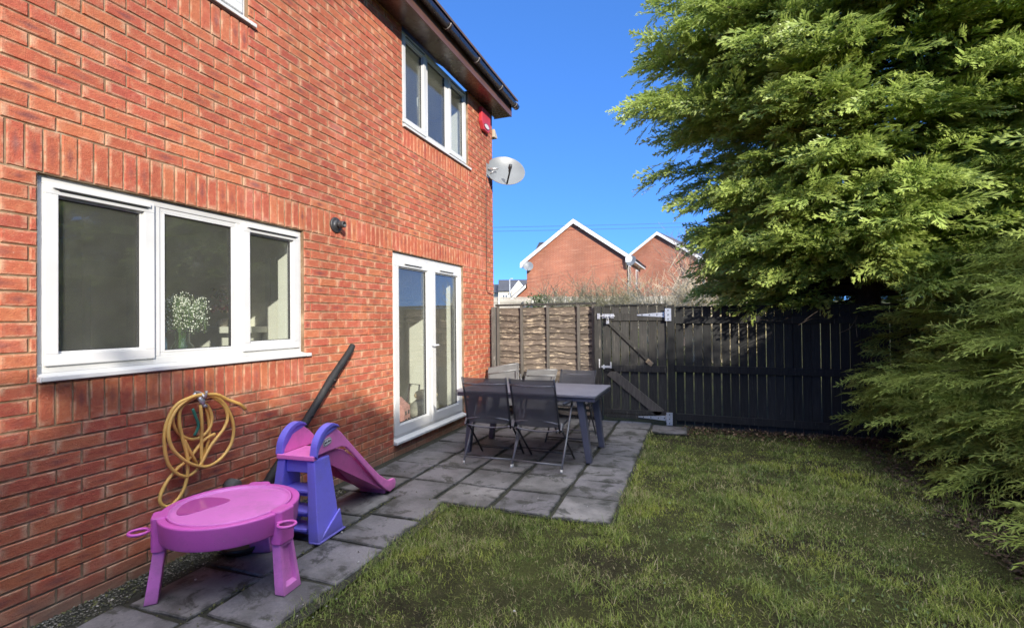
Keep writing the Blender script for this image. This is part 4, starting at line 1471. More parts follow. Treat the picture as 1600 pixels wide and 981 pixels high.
FY = 5.80
fp = empty("lap_fence", (.90, FY, 0), 0, "weathered brown overlap fence panel with peeling paint between the house corner and the gate", "fence")
px0, px1, pz0, pz1 = -.755, .785, .03, 1.70
lb = MB()
n = 17
for i in range(n):
    z = pz0 + .02 + i * (pz1 - pz0 - .09) / n
    h = (pz1 - pz0 - .09) / n
    # wavy lower edge, boards lean out at the bottom
    N = 22
    top, botm = [], []
    ph = _g.uniform(0, 9)
    for j in range(N + 1):
        x = px0 + (px1 - px0) * j / N
        w = .011 * math.sin(j * .55 + ph) + .006 * math.sin(j * 1.7 + ph * 2) + _g.uniform(-.003, .003)
        botm.append((x, z - .010 + w))
        top.append((x, z + h + .012))
    n0 = len(lb.v)
    for (x, zz) in botm: lb.v.append((x, -.026, zz))
    for (x, zz) in top: lb.v.append((x, .006, zz))
    for (x, zz) in botm: lb.v.append((x, -.004, zz))
    for j in range(N):
        lb.f.append([n0 + j, n0 + j + 1, n0 + N + 1 + j + 1, n0 + N + 1 + j])
        lb.f.append([n0 + j + 1, n0 + j, n0 + 2 * N + 2 + j, n0 + 2 * N + 2 + j + 1])
        lb.mi += [0, 0]
        lb.sm += [False, False]
lb.build("lap_boards", LAP, fp)
for x in (-.735, -.345, .075, .545, .765):
    MB().box(x - .020, x + .020, -.058, -.022, pz0, pz1 - .03).build("batten", BATT, fp, .003)
MB().box(px0 - .02, px1 + .02, -.060, .02, pz1 - .03, pz1 + .002).build("top_rail", GATEW, fp, .004)
MB().box(px0, px1, -.012, .02, -.03, pz0 + .12).build("gravel_board", GATEW, fp, .004)
o = MB().box(.055, .125, FY - .06, FY + .02, -.05, 1.66).build("fence_post", mat_wood_dark("grey_post", (.16, .15, .13), (3, 3, .25), ((.42, .40, .36), (5, 5, .5), .6)), None, .006)
tag(o, "pale grey weathered post fixed to the house corner beside the fence panel", "post")
o = MB().box(1.695, 1.795, 5.66, 5.76, -.05, 1.64).build("gate_post", GATEW, None, .006)
tag(o, "worn black latch post between the brown panel and the gate", "post")
o = MB().box(2.705, 2.80, 5.65, 5.745, -.05, 1.635).build("gate_post", BLACKW, None, .006)
tag(o, "black hinge post between the gate and the long picket fence", "post")

gt_ = empty("garden_gate", (2.25, 5.70, 0), 0, "worn black wooden gate with diagonal braces and white hinges", "gate")
bb = MB()
xs_ = np.linspace(-.445, .445, 8)
for i in range(7):
    bb.box(xs_[i] + .008, xs_[i + 1] - .008, .0, .020, .06 + _g.uniform(-.01, .01), 1.635 + _g.uniform(-.004, .004))
bb.build("boards", GATEW, gt_, .002)
for z0, z1 in ((1.425, 1.535), (.705, .80), (.05, .17)):
    MB().box(-.405, .445, -.024, -.001, z0, z1).build("rail", GATEW, gt_, .003)
MB().box(-.405, .445, -.024, .024, 1.637, 1.658).build("top_cap", BLACKW, gt_, .003)
MB().bar((-.345, -.013, 1.40), (.235, -.013, .835), .045, .022, (0, 1, 0), w2=.052).build("brace", GATEW, gt_, .003)
MB().bar((-.34, -.013, .70), (.36, -.013, .135), .022, .125, (0, 0, 1)).build("brace", BATT, gt_, .003)
MB().bar((.175, -.020, .875), (.25, -.020, .81), .060, .030, (0, 1, 0)).build("brace_block", simple("worn_bare_wood", (.30, .23, .15), .8, .4, 40), gt_, .004)
MB().bar((-.39, -.012, .112), (.43, -.012, .104), .024, .006, (0, 0, 1)).build("bare_edge", PALEW, gt_)
for z in (1.505, .082):
    h = MB()
    h.prism([(.05, z - .008), (.05, z + .008), (.43, z + .035), (.43, z - .035)], -.033, -.0275, 'xzy')
    h.box(.4305, .51, -.075, -.058, z - .085, z + .085)
    h.tube([(.432, -.045, z - .05), (.432, -.045, z + .05)], .012, 8)
    for q in (.12, .22, .32, .40): h.lathe([(.001, 0), (.009, 0), (.008, .004), (.001, .005)], 8, Matrix.Translation((q, -.0332, z)) @ Matrix.Rotation(R(90), 4, 'X'), mi=1)
    for q in (-.06, 0, .06): h.lathe([(.001, 0), (.009, 0), (.008, .004), (.001, .005)], 8, Matrix.Translation((.47, -.0752, z + q)) @ Matrix.Rotation(R(90), 4, 'X'), mi=1)
    h.build("hinge", [STEEL, SLOT], gt_)
bo = MB().tube([(-.50, -.050, 1.495), (-.255, -.050, 1.495)], .010, 10)
bo.box(-.44, -.27, -.040, -.027, 1.465, 1.525).box(-.505, -.465, -.064, -.046, 1.455, 1.535)
bo.box(-.40, -.385, -.064, -.036, 1.47, 1.52).box(-.32, -.305, -.064, -.036, 1.47, 1.52).tube([(-.36, -.05, 1.495), (-.36, -.075, 1.47)], .006, 6)
bo.build("bolt", STEEL, gt_, .002)
pl = MB().box(-.375, -.335, -.072, -.052, 1.385, 1.43).tube(spline([(-.367, -.06, 1.43), (-.365, -.06, 1.455), (-.355, -.06, 1.465), (-.345, -.06, 1.455), (-.343, -.06, 1.43)], 3), .004, 6)
pl.build("padlock", STEEL, gt_, .003)
lt = MB().box(-.50, -.315, -.036, -.027, .755, .785).box(-.49, -.475, -.06, -.036, .755, .88).box(-.33, -.31, -.05, -.036, .75, .84).box(-.43, -.41, -.05, -.036, .74, .80)
lt.build("latch", IRON, gt_, .002)

pk = empty("picket_fence", (2.80, 5.70, 0), R(0), "long black stained picket fence under the big conifer, right of the gate", "fence")
pb = MB()
x = .015
i = 0
while x < 4.4:
    w = .098 + _g.uniform(-.006, .006)
    t = .002 * i
    pb.box(x, x + w, .0, .019, .0 - .012 * x + _g.uniform(-.012, .012), 1.605 - .006 * x + _g.uniform(-.008, .008))
    x += w + (_g.uniform(.012, .02) if i < 5 else _g.uniform(.002, .010))
    i += 1
pb.build("boards", BLACKW, pk, .002)
for z0, z1, dz in ((1.38, 1.475, -.015), (.72, .815, -.015), (.06, .155, -.03)):
    r_ = MB()
    r_.add([(0, -.036, z0), (4.4, -.036, z0 + dz * 1.8), (4.4, -.001, z0 + dz * 1.8), (0, -.001, z0), (0, -.036, z1), (4.4, -.036, z1 + dz * 1.8), (4.4, -.001, z1 + dz * 1.8), (0, -.001, z1)],
           [(0, 3, 2, 1), (4, 5, 6, 7), (0, 1, 5, 4), (1, 2, 6, 5), (2, 3, 7, 6), (3, 0, 4, 7)])
    r_.build("rail", BLACKW, pk, .003)
for xp in (1.35, 2.75, 4.2): MB().box(xp, xp + .09, .02, .11, -.1, 1.5).build("post", BLACKW, pk, .004)
MB().box(0, 4.4, -.03, .03, 1.598, 1.618, M=Matrix.Rotation(R(.28), 4, 'Y')).build("capping", BLACKW, pk, .003)

# boundary fence of the garden on the right and behind (outside the picture, reflected in the glass)
bf = empty("boundary_fence", (8.3, -2.0, 0), 0, "tall dark board fence along the right-hand side of the garden behind the conifers", "fence")
b_ = MB()
y = -9.0
while y < 7.6:
    b_.box(.0, .02, y, y + .14, -.05, 1.85)
    y += .146
b_.build("boards", BATT, bf)
for z in (.3, 1.5): MB().box(-.04, -.001, -9.0, 7.6, z, z + .08).build("rail", BATT, bf)


# ------------------------------------------------------------------ conifers
def spray_template(n=13, ang=42, ln=.34, wid=.055, droop=.12, seed=0, taper=1.0, sub=38):
    """flat feathery spray along +Y, length 1: list of quads (4 verts each) and tip weight"""
    r = np.random.default_rng(seed)
    V, T = [], []
    def quad(p, d, L, w, t0):
        d = d / np.linalg.norm(d)
        s = np.array([-d[1], d[0], 0.0])
        s /= max(np.linalg.norm(s), 1e-6)
        mid_ = p + d * L * .45
        mid_[2] += r.normal(0, .012)
        tip = p + d * L
        tip[2] -= droop * L * .8
        tilt = r.normal(0, .35)
        sw = s * w * math.cos(tilt) + np.array([0, 0, 1]) * w * math.sin(tilt)
        V.extend([p, mid_ + sw * .5, tip, mid_ - sw * .5])
        T.extend([t0, min(1, t0 + .3), min(1, t0 + .6), min(1, t0 + .3)])
    def ax(t): return np.array([.03 * math.sin(3 * t + seed), t, -droop * t * t])
    for i in range(n):
        t = .06 + .86 * i / (n - 1)
        s = 1 if i % 2 else -1
        a = R(ang * (1 - .35 * t)) * s + r.normal(0, .12)
        L = ln * (1 - .72 * t ** 1.4) * r.uniform(.8, 1.2) * taper
        d = np.array([math.sin(a), math.cos(a), r.normal(0, .10)])
        p = ax(t)
        quad(p, d, L, wid, t * .5)
        if L > .16:
            for s2 in (-1, 1):
                a2 = a + s2 * R(sub)
                d2 = np.array([math.sin(a2), math.cos(a2), r.normal(0, .12)])
                quad(p + d / np.linalg.norm(d) * L * .42, d2, L * .62, wid * .9, t * .5 + .15)
    quad(ax(.9), np.array([0, 1, -droop]), .16, wid, .6)
    return np.array(V), np.array(T)


TEMPL = [spray_template(9, 29, .46, .062, .12, s, sub=22) for s in range(6)]
TEMPL_LONG = [spray_template(11, 24, .36, .030, .10, s + 10) for s in range(4)]


def place_sprays(pos, fwd, nrm, size, templ, rng):
    """pos,fwd,nrm: (N,3), size (N,) -> verts, quads, tip"""
    N = len(pos)
    fwd = fwd / np.linalg.norm(fwd, axis=1, keepdims=True)
    sd = np.cross(fwd, nrm)
    sd /= np.maximum(np.linalg.norm(sd, axis=1, keepdims=True), 1e-6)
    up_ = np.cross(sd, fwd)
    which = rng.integers(0, len(templ), N)
    Vs, Ts = [], []
    for k_, (tv, tt_) in enumerate(templ):
        idx = np.where(which == k_)[0]
        if not len(idx): continue
        t = tv[None] * size[idx][:, None, None]
        v = pos[idx][:, None] + sd[idx][:, None] * t[:, :, :1] + fwd[idx][:, None] * t[:, :, 1:2] + up_[idx][:, None] * t[:, :, 2:]
        Vs.append(v.reshape(-1, 3))
        Ts.append(np.tile(tt_, len(idx)))
    V = np.concatenate(Vs)
    T = np.concatenate(Ts)
    return V, np.arange(len(V)).reshape(-1, 4), T


def conifer(rng, zlo, zhi, prof, nlimb, sub_step=.17, spray_step=.10, size=.30, templ=TEMPL, rise=.18, keep=None, fixed=(), tipdroop=.25, hang=.25, vj=.012, bang=(.55, .95)):
    """returns spray pos/fwd/nrm/size arrays and limb polylines; prof(t) = radius at relative height"""
    P, D, Nn, S, limbs = [], [], [], [], []
    for i in range(nlimb + len(fixed)):
        t = min(1, (i + rng.uniform(0, 1)) / max(nlimb, 1))
        z = zlo + (zhi - zlo) * t
        phi = i * 2.39996 + rng.normal(0, .3)
        L = prof(t) * rng.uniform(.72, 1.10)
        if i >= nlimb:
            z, phi, L = fixed[i - nlimb]
        elif keep and not keep(z, phi, L, rng): continue
        dirh = np.array([math.cos(phi), math.sin(phi), 0])
        per = np.array([-math.sin(phi), math.cos(phi), 0])
        ris = rise + rng.normal(0, .08)
        bend = rng.normal(0, .08)
        pt_ = lambda s: dirh * L * s + per * bend * L * s * s + np.array([0, 0, z + L * (ris * s - tipdroop * s * s * s * .5)])
        limbs.append([tuple(pt_(s)) for s in (0, .25, .5, .75, .95)] + [L])
        s = .22 if L > 1 else .1
        side = 1
        while s < 1.0:
            base = pt_(s)
            ax = pt_(min(s + .02, 1.02)) - pt_(s)
            ax /= np.linalg.norm(ax)
            l2 = (.20 + .40 * L * (1 - s) ** .8) * rng.uniform(.7, 1.25)
            l2 = min(l2, .95)
            a = rng.uniform(*bang) * side
            d2 = ax * math.cos(a) + per * math.sin(a) + np.array([0, 0, rng.normal(-.04, .13)])
            d2 /= np.linalg.norm(d2)
            u = .05 if s > .4 else .35 * l2
            sd2 = 1
            while u < l2:
                q = base + d2 * u + np.array([0, 0, -hang * u * u])
                b = rng.uniform(.35, .8) * sd2
                per2 = np.cross(d2, [0, 0, 1])
                f = d2 * math.cos(b) + per2 * math.sin(b) * .9 + ax * .25 + np.array([0, 0, rng.normal(-.05, .18)])
                P.append(q + rng.normal(0, 1, 3) * np.array([.02, .02, vj]))
                D.append(f)
                nn = np.array([0, 0, 1]) * .6 + dirh * .75 + rng.normal(0, .5, 3)
                Nn.append(nn)
                S.append(size * rng.uniform(.65, 1.2))
                u += spray_step * rng.uniform(.7, 1.3)
                sd2 = -sd2
            side = -side
            s += sub_step / max(L, .4) * rng.uniform(.7, 1.2)
        # leader spray at the limb tip
        P.append(pt_(.96))
        D.append(ax)
        Nn.append(np.array([0, 0, 1.]) + rng.normal(0, .2, 3))
        S.append(size * 1.25)
    return np.array(P), np.array(D), np.array(Nn), np.array(S), limbs


LEAF = mat_leaf("cypress_leaf", [(0, (0.070, 0.145, 0.026)), (.5, (0.150, 0.245, 0.044)), (1, (0.260, 0.365, 0.070))], (0.60, 0.70, 0.19), .85, .38, 1.6, .36)  # tips are pale new growth; leaf and tip colours also raised to sunlit brightness
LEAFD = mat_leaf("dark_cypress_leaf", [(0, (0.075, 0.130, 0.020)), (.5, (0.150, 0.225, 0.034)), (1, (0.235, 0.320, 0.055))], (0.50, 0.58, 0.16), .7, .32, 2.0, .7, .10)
BARK = mat_wood_dark("cypress_bark", (0.06, 0.045, 0.035), (3, 3, .4), None, .9, lighten=(.2, .16, .13))


def make_conifer(name, loc, label, rng, mat, trunk_h, trunk_r, args, group=None, dead=0, limb_r=.02):
    t = empty(name, loc, 0, label, "tree", group)
    layers = args if isinstance(args, list) else [args]
    parts = [conifer(rng, **a_) for a_ in layers]
    args = layers[0]
    templ = args.get('templ', TEMPL)
    P, D, Nn, S = [np.concatenate([p_[q] for p_ in parts]) for q in range(4)]
    limbs = [l for p_ in parts for l in p_[4]]
    V, Fq, T = place_sprays(P, D, Nn, S, templ, rng)
    tm = MB()
    k_ = 9
    tm.tube([(.02 * math.sin(i * 1.3), .02 * math.cos(i * 1.7), -.1 + (trunk_h + .1) * i / k_) for i in range(k_ + 1)], [trunk_r * (1 - .85 * i / k_) for i in range(k_ + 1)], 12)
    for l in limbs:
        L = l[-1]
        tm.tube(l[:-1], [limb_r * L * .6 + .004, limb_r * L * .5, limb_r * L * .35, limb_r * L * .2, .003], 5, cap=False)
    for i in range(dead):
        a = rng.uniform(0, 6.28)
        z = rng.uniform(1.35, args['zlo'] + .5)
        L = rng.uniform(1.0, 2.3)
        pts = [(0, 0, z)]
        for q in range(1, 6):
            pts.append((math.cos(a) * L * q / 5 + rng.normal(0, .03), math.sin(a) * L * q / 5 + rng.normal(0, .03), z + rng.normal(0, .03) - .10 * (q / 5) ** 2 * L + .06 * q / 5))
        tm.tube(spline(pts, 3), [.010 - .0075 * j / 15 for j in range(16)], 4, cap=False)
    tm.build("trunk", BARK, t)
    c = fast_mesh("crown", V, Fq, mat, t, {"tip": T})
    return t, len(V) // 4


def prof_big(t):
    # wide skirts narrowing to the top
    return np.interp(t, [0, .12, .3, .5, .75, 1.0], [1.80, 1.95, 2.30, 2.40, 1.65, .35])


rng1 = np.random.default_rng(4)
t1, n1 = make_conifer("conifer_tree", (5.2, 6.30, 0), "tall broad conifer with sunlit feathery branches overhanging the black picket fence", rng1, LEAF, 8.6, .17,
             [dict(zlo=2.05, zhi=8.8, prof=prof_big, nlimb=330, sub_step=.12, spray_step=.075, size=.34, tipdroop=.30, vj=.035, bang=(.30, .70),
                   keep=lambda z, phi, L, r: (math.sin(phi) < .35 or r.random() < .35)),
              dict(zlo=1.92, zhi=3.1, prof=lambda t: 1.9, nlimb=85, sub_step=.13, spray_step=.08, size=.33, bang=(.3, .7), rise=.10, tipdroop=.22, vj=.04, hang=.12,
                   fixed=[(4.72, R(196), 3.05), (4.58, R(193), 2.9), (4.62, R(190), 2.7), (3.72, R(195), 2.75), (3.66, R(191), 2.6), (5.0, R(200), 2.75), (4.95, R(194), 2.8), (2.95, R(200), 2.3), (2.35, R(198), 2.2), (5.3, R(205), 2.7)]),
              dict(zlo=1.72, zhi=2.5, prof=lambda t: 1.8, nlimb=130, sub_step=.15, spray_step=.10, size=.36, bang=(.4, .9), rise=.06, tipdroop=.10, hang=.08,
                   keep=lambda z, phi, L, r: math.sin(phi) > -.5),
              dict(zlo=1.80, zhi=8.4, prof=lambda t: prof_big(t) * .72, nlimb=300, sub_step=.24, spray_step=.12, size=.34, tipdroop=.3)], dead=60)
rng2 = np.random.default_rng(9)
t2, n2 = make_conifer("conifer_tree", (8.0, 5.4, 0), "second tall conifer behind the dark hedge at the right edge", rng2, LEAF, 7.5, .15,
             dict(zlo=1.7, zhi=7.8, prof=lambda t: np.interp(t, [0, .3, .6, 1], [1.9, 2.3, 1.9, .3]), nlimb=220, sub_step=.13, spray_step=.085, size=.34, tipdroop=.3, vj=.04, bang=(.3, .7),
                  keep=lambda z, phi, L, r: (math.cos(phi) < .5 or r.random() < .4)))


def prof_low(t): return np.interp(t, [0, .15, .5, .8, 1.0], [1.25, 1.4, 1.15, .75, .18])


NEAR = [((6.30, 4.75, 0), 2.40, "dark low conifer at the far end of the hedge, touching the picket fence"),
        ((6.50, 3.62, 0), 2.5, "dark feathery conifer in the middle of the right-hand hedge"),
        ((6.40, 1.95, 0), 2.4, "nearest dark conifer of the right-hand hedge, its long wisps brushing the lawn")]
for i, (loc, h, lab) in enumerate(NEAR):
    rg = np.random.default_rng(30 + i)
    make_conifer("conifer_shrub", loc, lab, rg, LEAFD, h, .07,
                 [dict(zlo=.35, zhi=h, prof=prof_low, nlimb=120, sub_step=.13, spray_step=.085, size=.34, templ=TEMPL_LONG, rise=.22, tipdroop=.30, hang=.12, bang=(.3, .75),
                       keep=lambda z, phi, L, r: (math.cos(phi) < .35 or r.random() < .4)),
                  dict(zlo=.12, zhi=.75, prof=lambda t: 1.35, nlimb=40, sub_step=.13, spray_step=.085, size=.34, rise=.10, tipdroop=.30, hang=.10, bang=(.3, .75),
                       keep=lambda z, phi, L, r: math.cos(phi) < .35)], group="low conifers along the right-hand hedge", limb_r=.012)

# unseen tall hedge, its heights shaped to cast the shade, beyond the right-hand boundary, behind the camera: it shades the lawn and shows in the windows
rg = np.random.default_rng(77)
hx = []
for i in range(17):
    y = 3.2 - i * 1.08
    H = np.interp(y, [-14, -10.5, -8.6, -7.7, -7.0, -5.5, -3.3, -1.9, .2, 3], [5.65, 5.5, 5.62, 5.35, 5.1, 5.0, 4.62, 4.38, 3.1, 3.1])
    hx.append((8.9 + (.12 if i % 2 else -.1), y, (H + [.0, .18, -.16, .07, -.05, .12][i % 6]) / 5.12))
hedge0 = None
for i, (x, y, s) in enumerate(hx):
    if hedge0 is None:
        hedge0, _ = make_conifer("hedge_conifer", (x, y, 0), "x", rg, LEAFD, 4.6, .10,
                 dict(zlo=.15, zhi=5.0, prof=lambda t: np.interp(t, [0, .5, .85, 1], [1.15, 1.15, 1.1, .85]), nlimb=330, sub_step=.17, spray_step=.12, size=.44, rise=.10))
        h = hedge0
    else:
        h = copy_tree(hedge0)
        h.location = (x, y, 0)
    h.rotation_euler = (0, 0, i * 1.9)
    h.scale = (1, 1, s)
    h["label"] = "dense tall hedge conifer in the unseen shading row beyond the right-hand boundary fence"
    h["group"] = "unseen hedge conifers beyond the boundary fence"
print("LEAVES", n1, n2)


# ------------------------------------------------------------------ lawn
def lawn_density(x, y):
    n = vnoise(x, y, 1.3, 5) * .6 + vnoise(x, y, 3.7, 6) * .4
    bare = np.clip((vnoise(x, y, .95, 8) * .65 + vnoise(x, y, 2.6, 9) * .35 - .50) * 5.0, 0, 1) * np.clip((x - 2.9) / 1.2, 0, 1)
    cl = np.clip((vnoise(x, y, 8.5, 31) - .28) * 2.2, .25, 1.2)
    d = (.50 + .85 * n - .75 * bare) * cl
    # thin under the conifers and at the foot of the fence
    d *= np.clip((5.75 - x) / 1.0, .05, 1)
    d *= np.clip((5.45 - y) / .5, .0, 1) * .9 + .1
    rim = (x < 1.30) & (y < 2.1) | (y > 1.92) & (y < 2.12) & (x < 2.5) | (x > 2.44) & (x < 2.60) & (y > 1.9) & (y < 5.2)
    d = np.where(rim, np.maximum(d, .8), d)
    return np.clip(d, .03, 1)


def on_lawn(x, y):
    edge = 1.13 + .04 * np.sin(x * 3 + y * 4.1) + .09 * (vnoise(x, y, 4, 12) - .5)
    ok = (x > edge) & (y < 2.085 + .05 * (vnoise(x, y, 5, 15) - .5)) | (x > 2.47 + .03 * (vnoise(x, y, 5, 16) - .5)) & (y < 5.15) | (x > 2.95)
    return ok & (y < 5.66)


NB = 430000
gx_ = RNG.uniform(1.05, 7.2, NB * 2)
gy_ = RNG.uniform(-3.2, 5.66, NB * 2)
# keep full density in the part of the garden this view and its neighbours look at
dx, dy = gx_ - CAM.x, gy_ - CAM.y
dist = np.sqrt(dx * dx + dy * dy)
ang = np.arctan2(dx, dy) + YAW
infr = (np.abs(ang) < R(58)) & (dist > 1.5)
pd_ = np.where(infr, np.clip(3.4 / np.maximum(dist, .5), .42, 1.0), .22)
ok = on_lawn(gx_, gy_) & (RNG.random(len(gx_)) < pd_ * lawn_density(gx_, gy_))
gx_, gy_, dist = gx_[ok], gy_[ok], dist[ok]
NG = len(gx_)
gz_ = ground_z(gx_, gy_) + 0.02 * (vnoise(gx_, gy_, 1.4, 3) - .5) - .004
tuft = vnoise(gx_, gy_, 5.5, 14)
hgt = RNG.uniform(.013, .040, NG) * (.45 + 1.3 * tuft * vnoise(gx_, gy_, 1.9, 33) * 1.6)
rimg = (gx_ < 1.24) & (gy_ < 2.1) | (gy_ > 1.98) & (gy_ < 2.12) & (gx_ < 2.5) | (gx_ > 2.44) & (gx_ < 2.54) & (gy_ > 1.9)
hgt = np.where(rimg, np.maximum(hgt, RNG.uniform(.02, .06, NG)), hgt)
long_ = RNG.random(NG) < .025
hgt[long_] *= RNG.uniform(1.4, 2.3, long_.sum())
wid = RNG.uniform(.0011, .0021, NG) * np.clip(dist / 3.2, 1, 2.2)
az = RNG.uniform(0, 2 * np.pi, NG)
lean = np.abs(RNG.normal(.75, .45, NG))
ld = np.stack([np.cos(az), np.sin(az)], -1)
pr = np.stack([-np.sin(az), np.cos(az)], -1)
c0 = np.stack([gx_, gy_], -1)
mid2 = c0 + ld * (hgt * .38 * lean)[:, None]
tip2 = c0 + ld * (hgt * 1.05 * lean)[:, None]
zt = hgt / np.sqrt(1 + lean ** 2 * .8)
V = np.empty((NG, 5, 3), np.float32)
V[:, 0, :2] = c0 - pr * wid[:, None]
V[:, 1, :2] = c0 + pr * wid[:, None]
V[:, 2, :2] = mid2 + pr * wid[:, None] * .8
V[:, 3, :2] = mid2 - pr * wid[:, None] * .8
V[:, 4, :2] = tip2
V[:, 0, 2] = V[:, 1, 2] = gz_
V[:, 2, 2] = V[:, 3, 2] = gz_ + zt * .62
V[:, 4, 2] = gz_ + zt
b0 = np.arange(NG)[:, None] * 5
Fg = np.concatenate([b0 + np.array([[0, 1, 2]]), b0 + np.array([[0, 2, 3]]), b0 + np.array([[3, 2, 4]])], 0)
straw = np.clip((vnoise(gx_, gy_, 2.3, 21) - .35) * .9, .02, 1) * .55 + .10
straw = np.where(gx_ > 2.7, straw * .9, straw * 1.1)
isst = (RNG.random(NG) < straw).astype(np.float32)
shade = RNG.random(NG).astype(np.float32)
k = NT("grass_blade")
gcol = k.ramp(k.attr("rnd"), [(0, (0.125, 0.185, 0.042)), (.5, (0.215, 0.275, 0.068)), (1, (0.325, 0.375, 0.115))])
gcol = k.mix(1.0, gcol, k.ramp(k.noise(1.3, 5, .7), [(.34, (.48, .55, .60)), (.5, (1.0, 1.02, .92)), (.66, (1.40, 1.28, .90))]), 'MULTIPLY')
scol = k.ramp(k.attr("rnd"), [(0, (0.22, 0.19, 0.09)), (.6, (0.40, 0.35, 0.19)), (1, (0.55, 0.48, 0.29))])
gc = k.mix(k.attr("straw"), gcol, scol)
k.set(Base_Color=gc, Roughness=.6, Specular_IOR_Level=.25)
tl = k.n('BsdfTranslucent')
k.l(gc, tl.inputs[0])
mxs = k.n('MixShader')
mxs.inputs[0].default_value = .3
k.l(k.b.outputs[0], mxs.inputs[1])
k.l(tl.outputs[0], mxs.inputs[2])
k.l(mxs.outputs[0], k.out.inputs[0])
o = fast_mesh("lawn_grass", V.reshape(-1, 3), Fg, k.m, None, {"straw": np.repeat(isst, 5), "rnd": np.repeat(shade, 5)})
tag(o, "patchy worn lawn of green and straw-coloured grass", "grass", kind="stuff")
print("GRASS", NG)


# leaf litter, clover and weeds --------------------------------------------------
def leaf_scatter(name, n, fn, size, mat, tilt=.5, lift=.01):
    V, Fc = [], []
    for i in range(n):
        x, y = fn()
        s = size * RNG.uniform(.5, 1.4)
        a = RNG.uniform(0, 6.28)
        d = Vector((math.cos(a), math.sin(a), RNG.normal(0, tilt))).normalized()
        s2 = d.cross(Vector((RNG.normal(0, tilt), RNG.normal(0, tilt), 1))).normalized()
        p = Vector((x, y, float(ground_z(x, y)) + RNG.uniform(.3, 1.6) * lift))
        V += [tuple(p), tuple(p + d * s * .5 + s2 * s * .33), tuple(p + d * s), tuple(p + d * s * .5 - s2 * s * .33)]
    return fast_mesh(name, np.array(V), np.arange(len(V)).reshape(-1, 4), mat)


k = NT("dead_leaf")
k.set(Base_Color=k.ramp(k.island(), [(0, (.035, .022, .014)), (.5, (.085, .05, .03)), (.85, (.17, .10, .055)), (1, (.33, .24, .14))]), Roughness=.8)
o = leaf_scatter("fallen_leaves", 2600, lambda: (RNG.uniform(2.85, 6.5), 5.72 - abs(RNG.normal(0, .28))), .032, k.m, .6, .016)
tag(o, "brown leaf litter along the foot of the black fence", "leaf litter", kind="stuff")
k = NT("weed_leaf")
k.set(Base_Color=k.ramp(k.island(), [(0, (.03, .055, .012)), (.6, (.07, .105, .022)), (1, (.13, .165, .045))]), Roughness=.5)


def _weed():
    if RNG.random() < .55:
        c = [(3.9, 5.25), (3.3, 5.35), (3.7, 3.8), (4.1, 4.4), (3.35, 2.2), (4.5, 3.0), (3.9, 1.6)][RNG.integers(0, 7)]
        return c[0] + RNG.normal(0, .22), min(5.66, c[1] + RNG.normal(0, .15))
    return RNG.uniform(2.6, 5.2), RNG.uniform(.5, 5.6)


o = leaf_scatter("weeds", 2400, _weed, .019, k.m, .35, .022)
tag(o, "small round-leaved weeds growing through the lawn", "weeds", kind="stuff")
k = NT("cypress_litter")
k.set(Base_Color=k.ramp(k.island(), [(0, (.03, .022, .016)), (1, (.10, .065, .04))]), Roughness=.9)
o = leaf_scatter("needle_litter", 6000, lambda: (5.0 + abs(RNG.normal(0, .6)) - .25, RNG.uniform(1.2, 5.6)), .03, k.m, .4, .012)
tag(o, "brown needle litter on the soil under the hedge conifers", "leaf litter", kind="stuff")
# moss and tiny tufts in the paving joints
o = leaf_scatter("joint_weeds", 3200, lambda: (abs(RNG.normal(.08, .10)), RNG.uniform(-1, 2.1)) if RNG.random() < .55 else ((0.69 + RNG.normal(0, .02)) if RNG.random() < .6 else RNG.uniform(.15, 1.2), RNG.uniform(-1, 3.2)), .016, simple("moss_blade", (.10, .105, .035), .8), .8, .020)
tag(o, "little tufts of moss and grass in the paving joints", "moss", kind="stuff")

# ------------------------------------------------------------------ beyond the fence
WHITEB = simple("white_bargeboard", (.78, .78, .76), .5, .05, 1)
SLATE = simple("dark_slate", (.06, .062, .07), .6, .2, 2)
RBR = mat_far_brick("far_red_brick", (0.37, 0.088, 0.036), (0.31, 0.070, 0.034))
CREAM = simple("cream_render", (.66, .62, .50), .9, .06, 1)
WINM = simple("far_window_glass", (.10, .12, .14), .15, .3, 1)


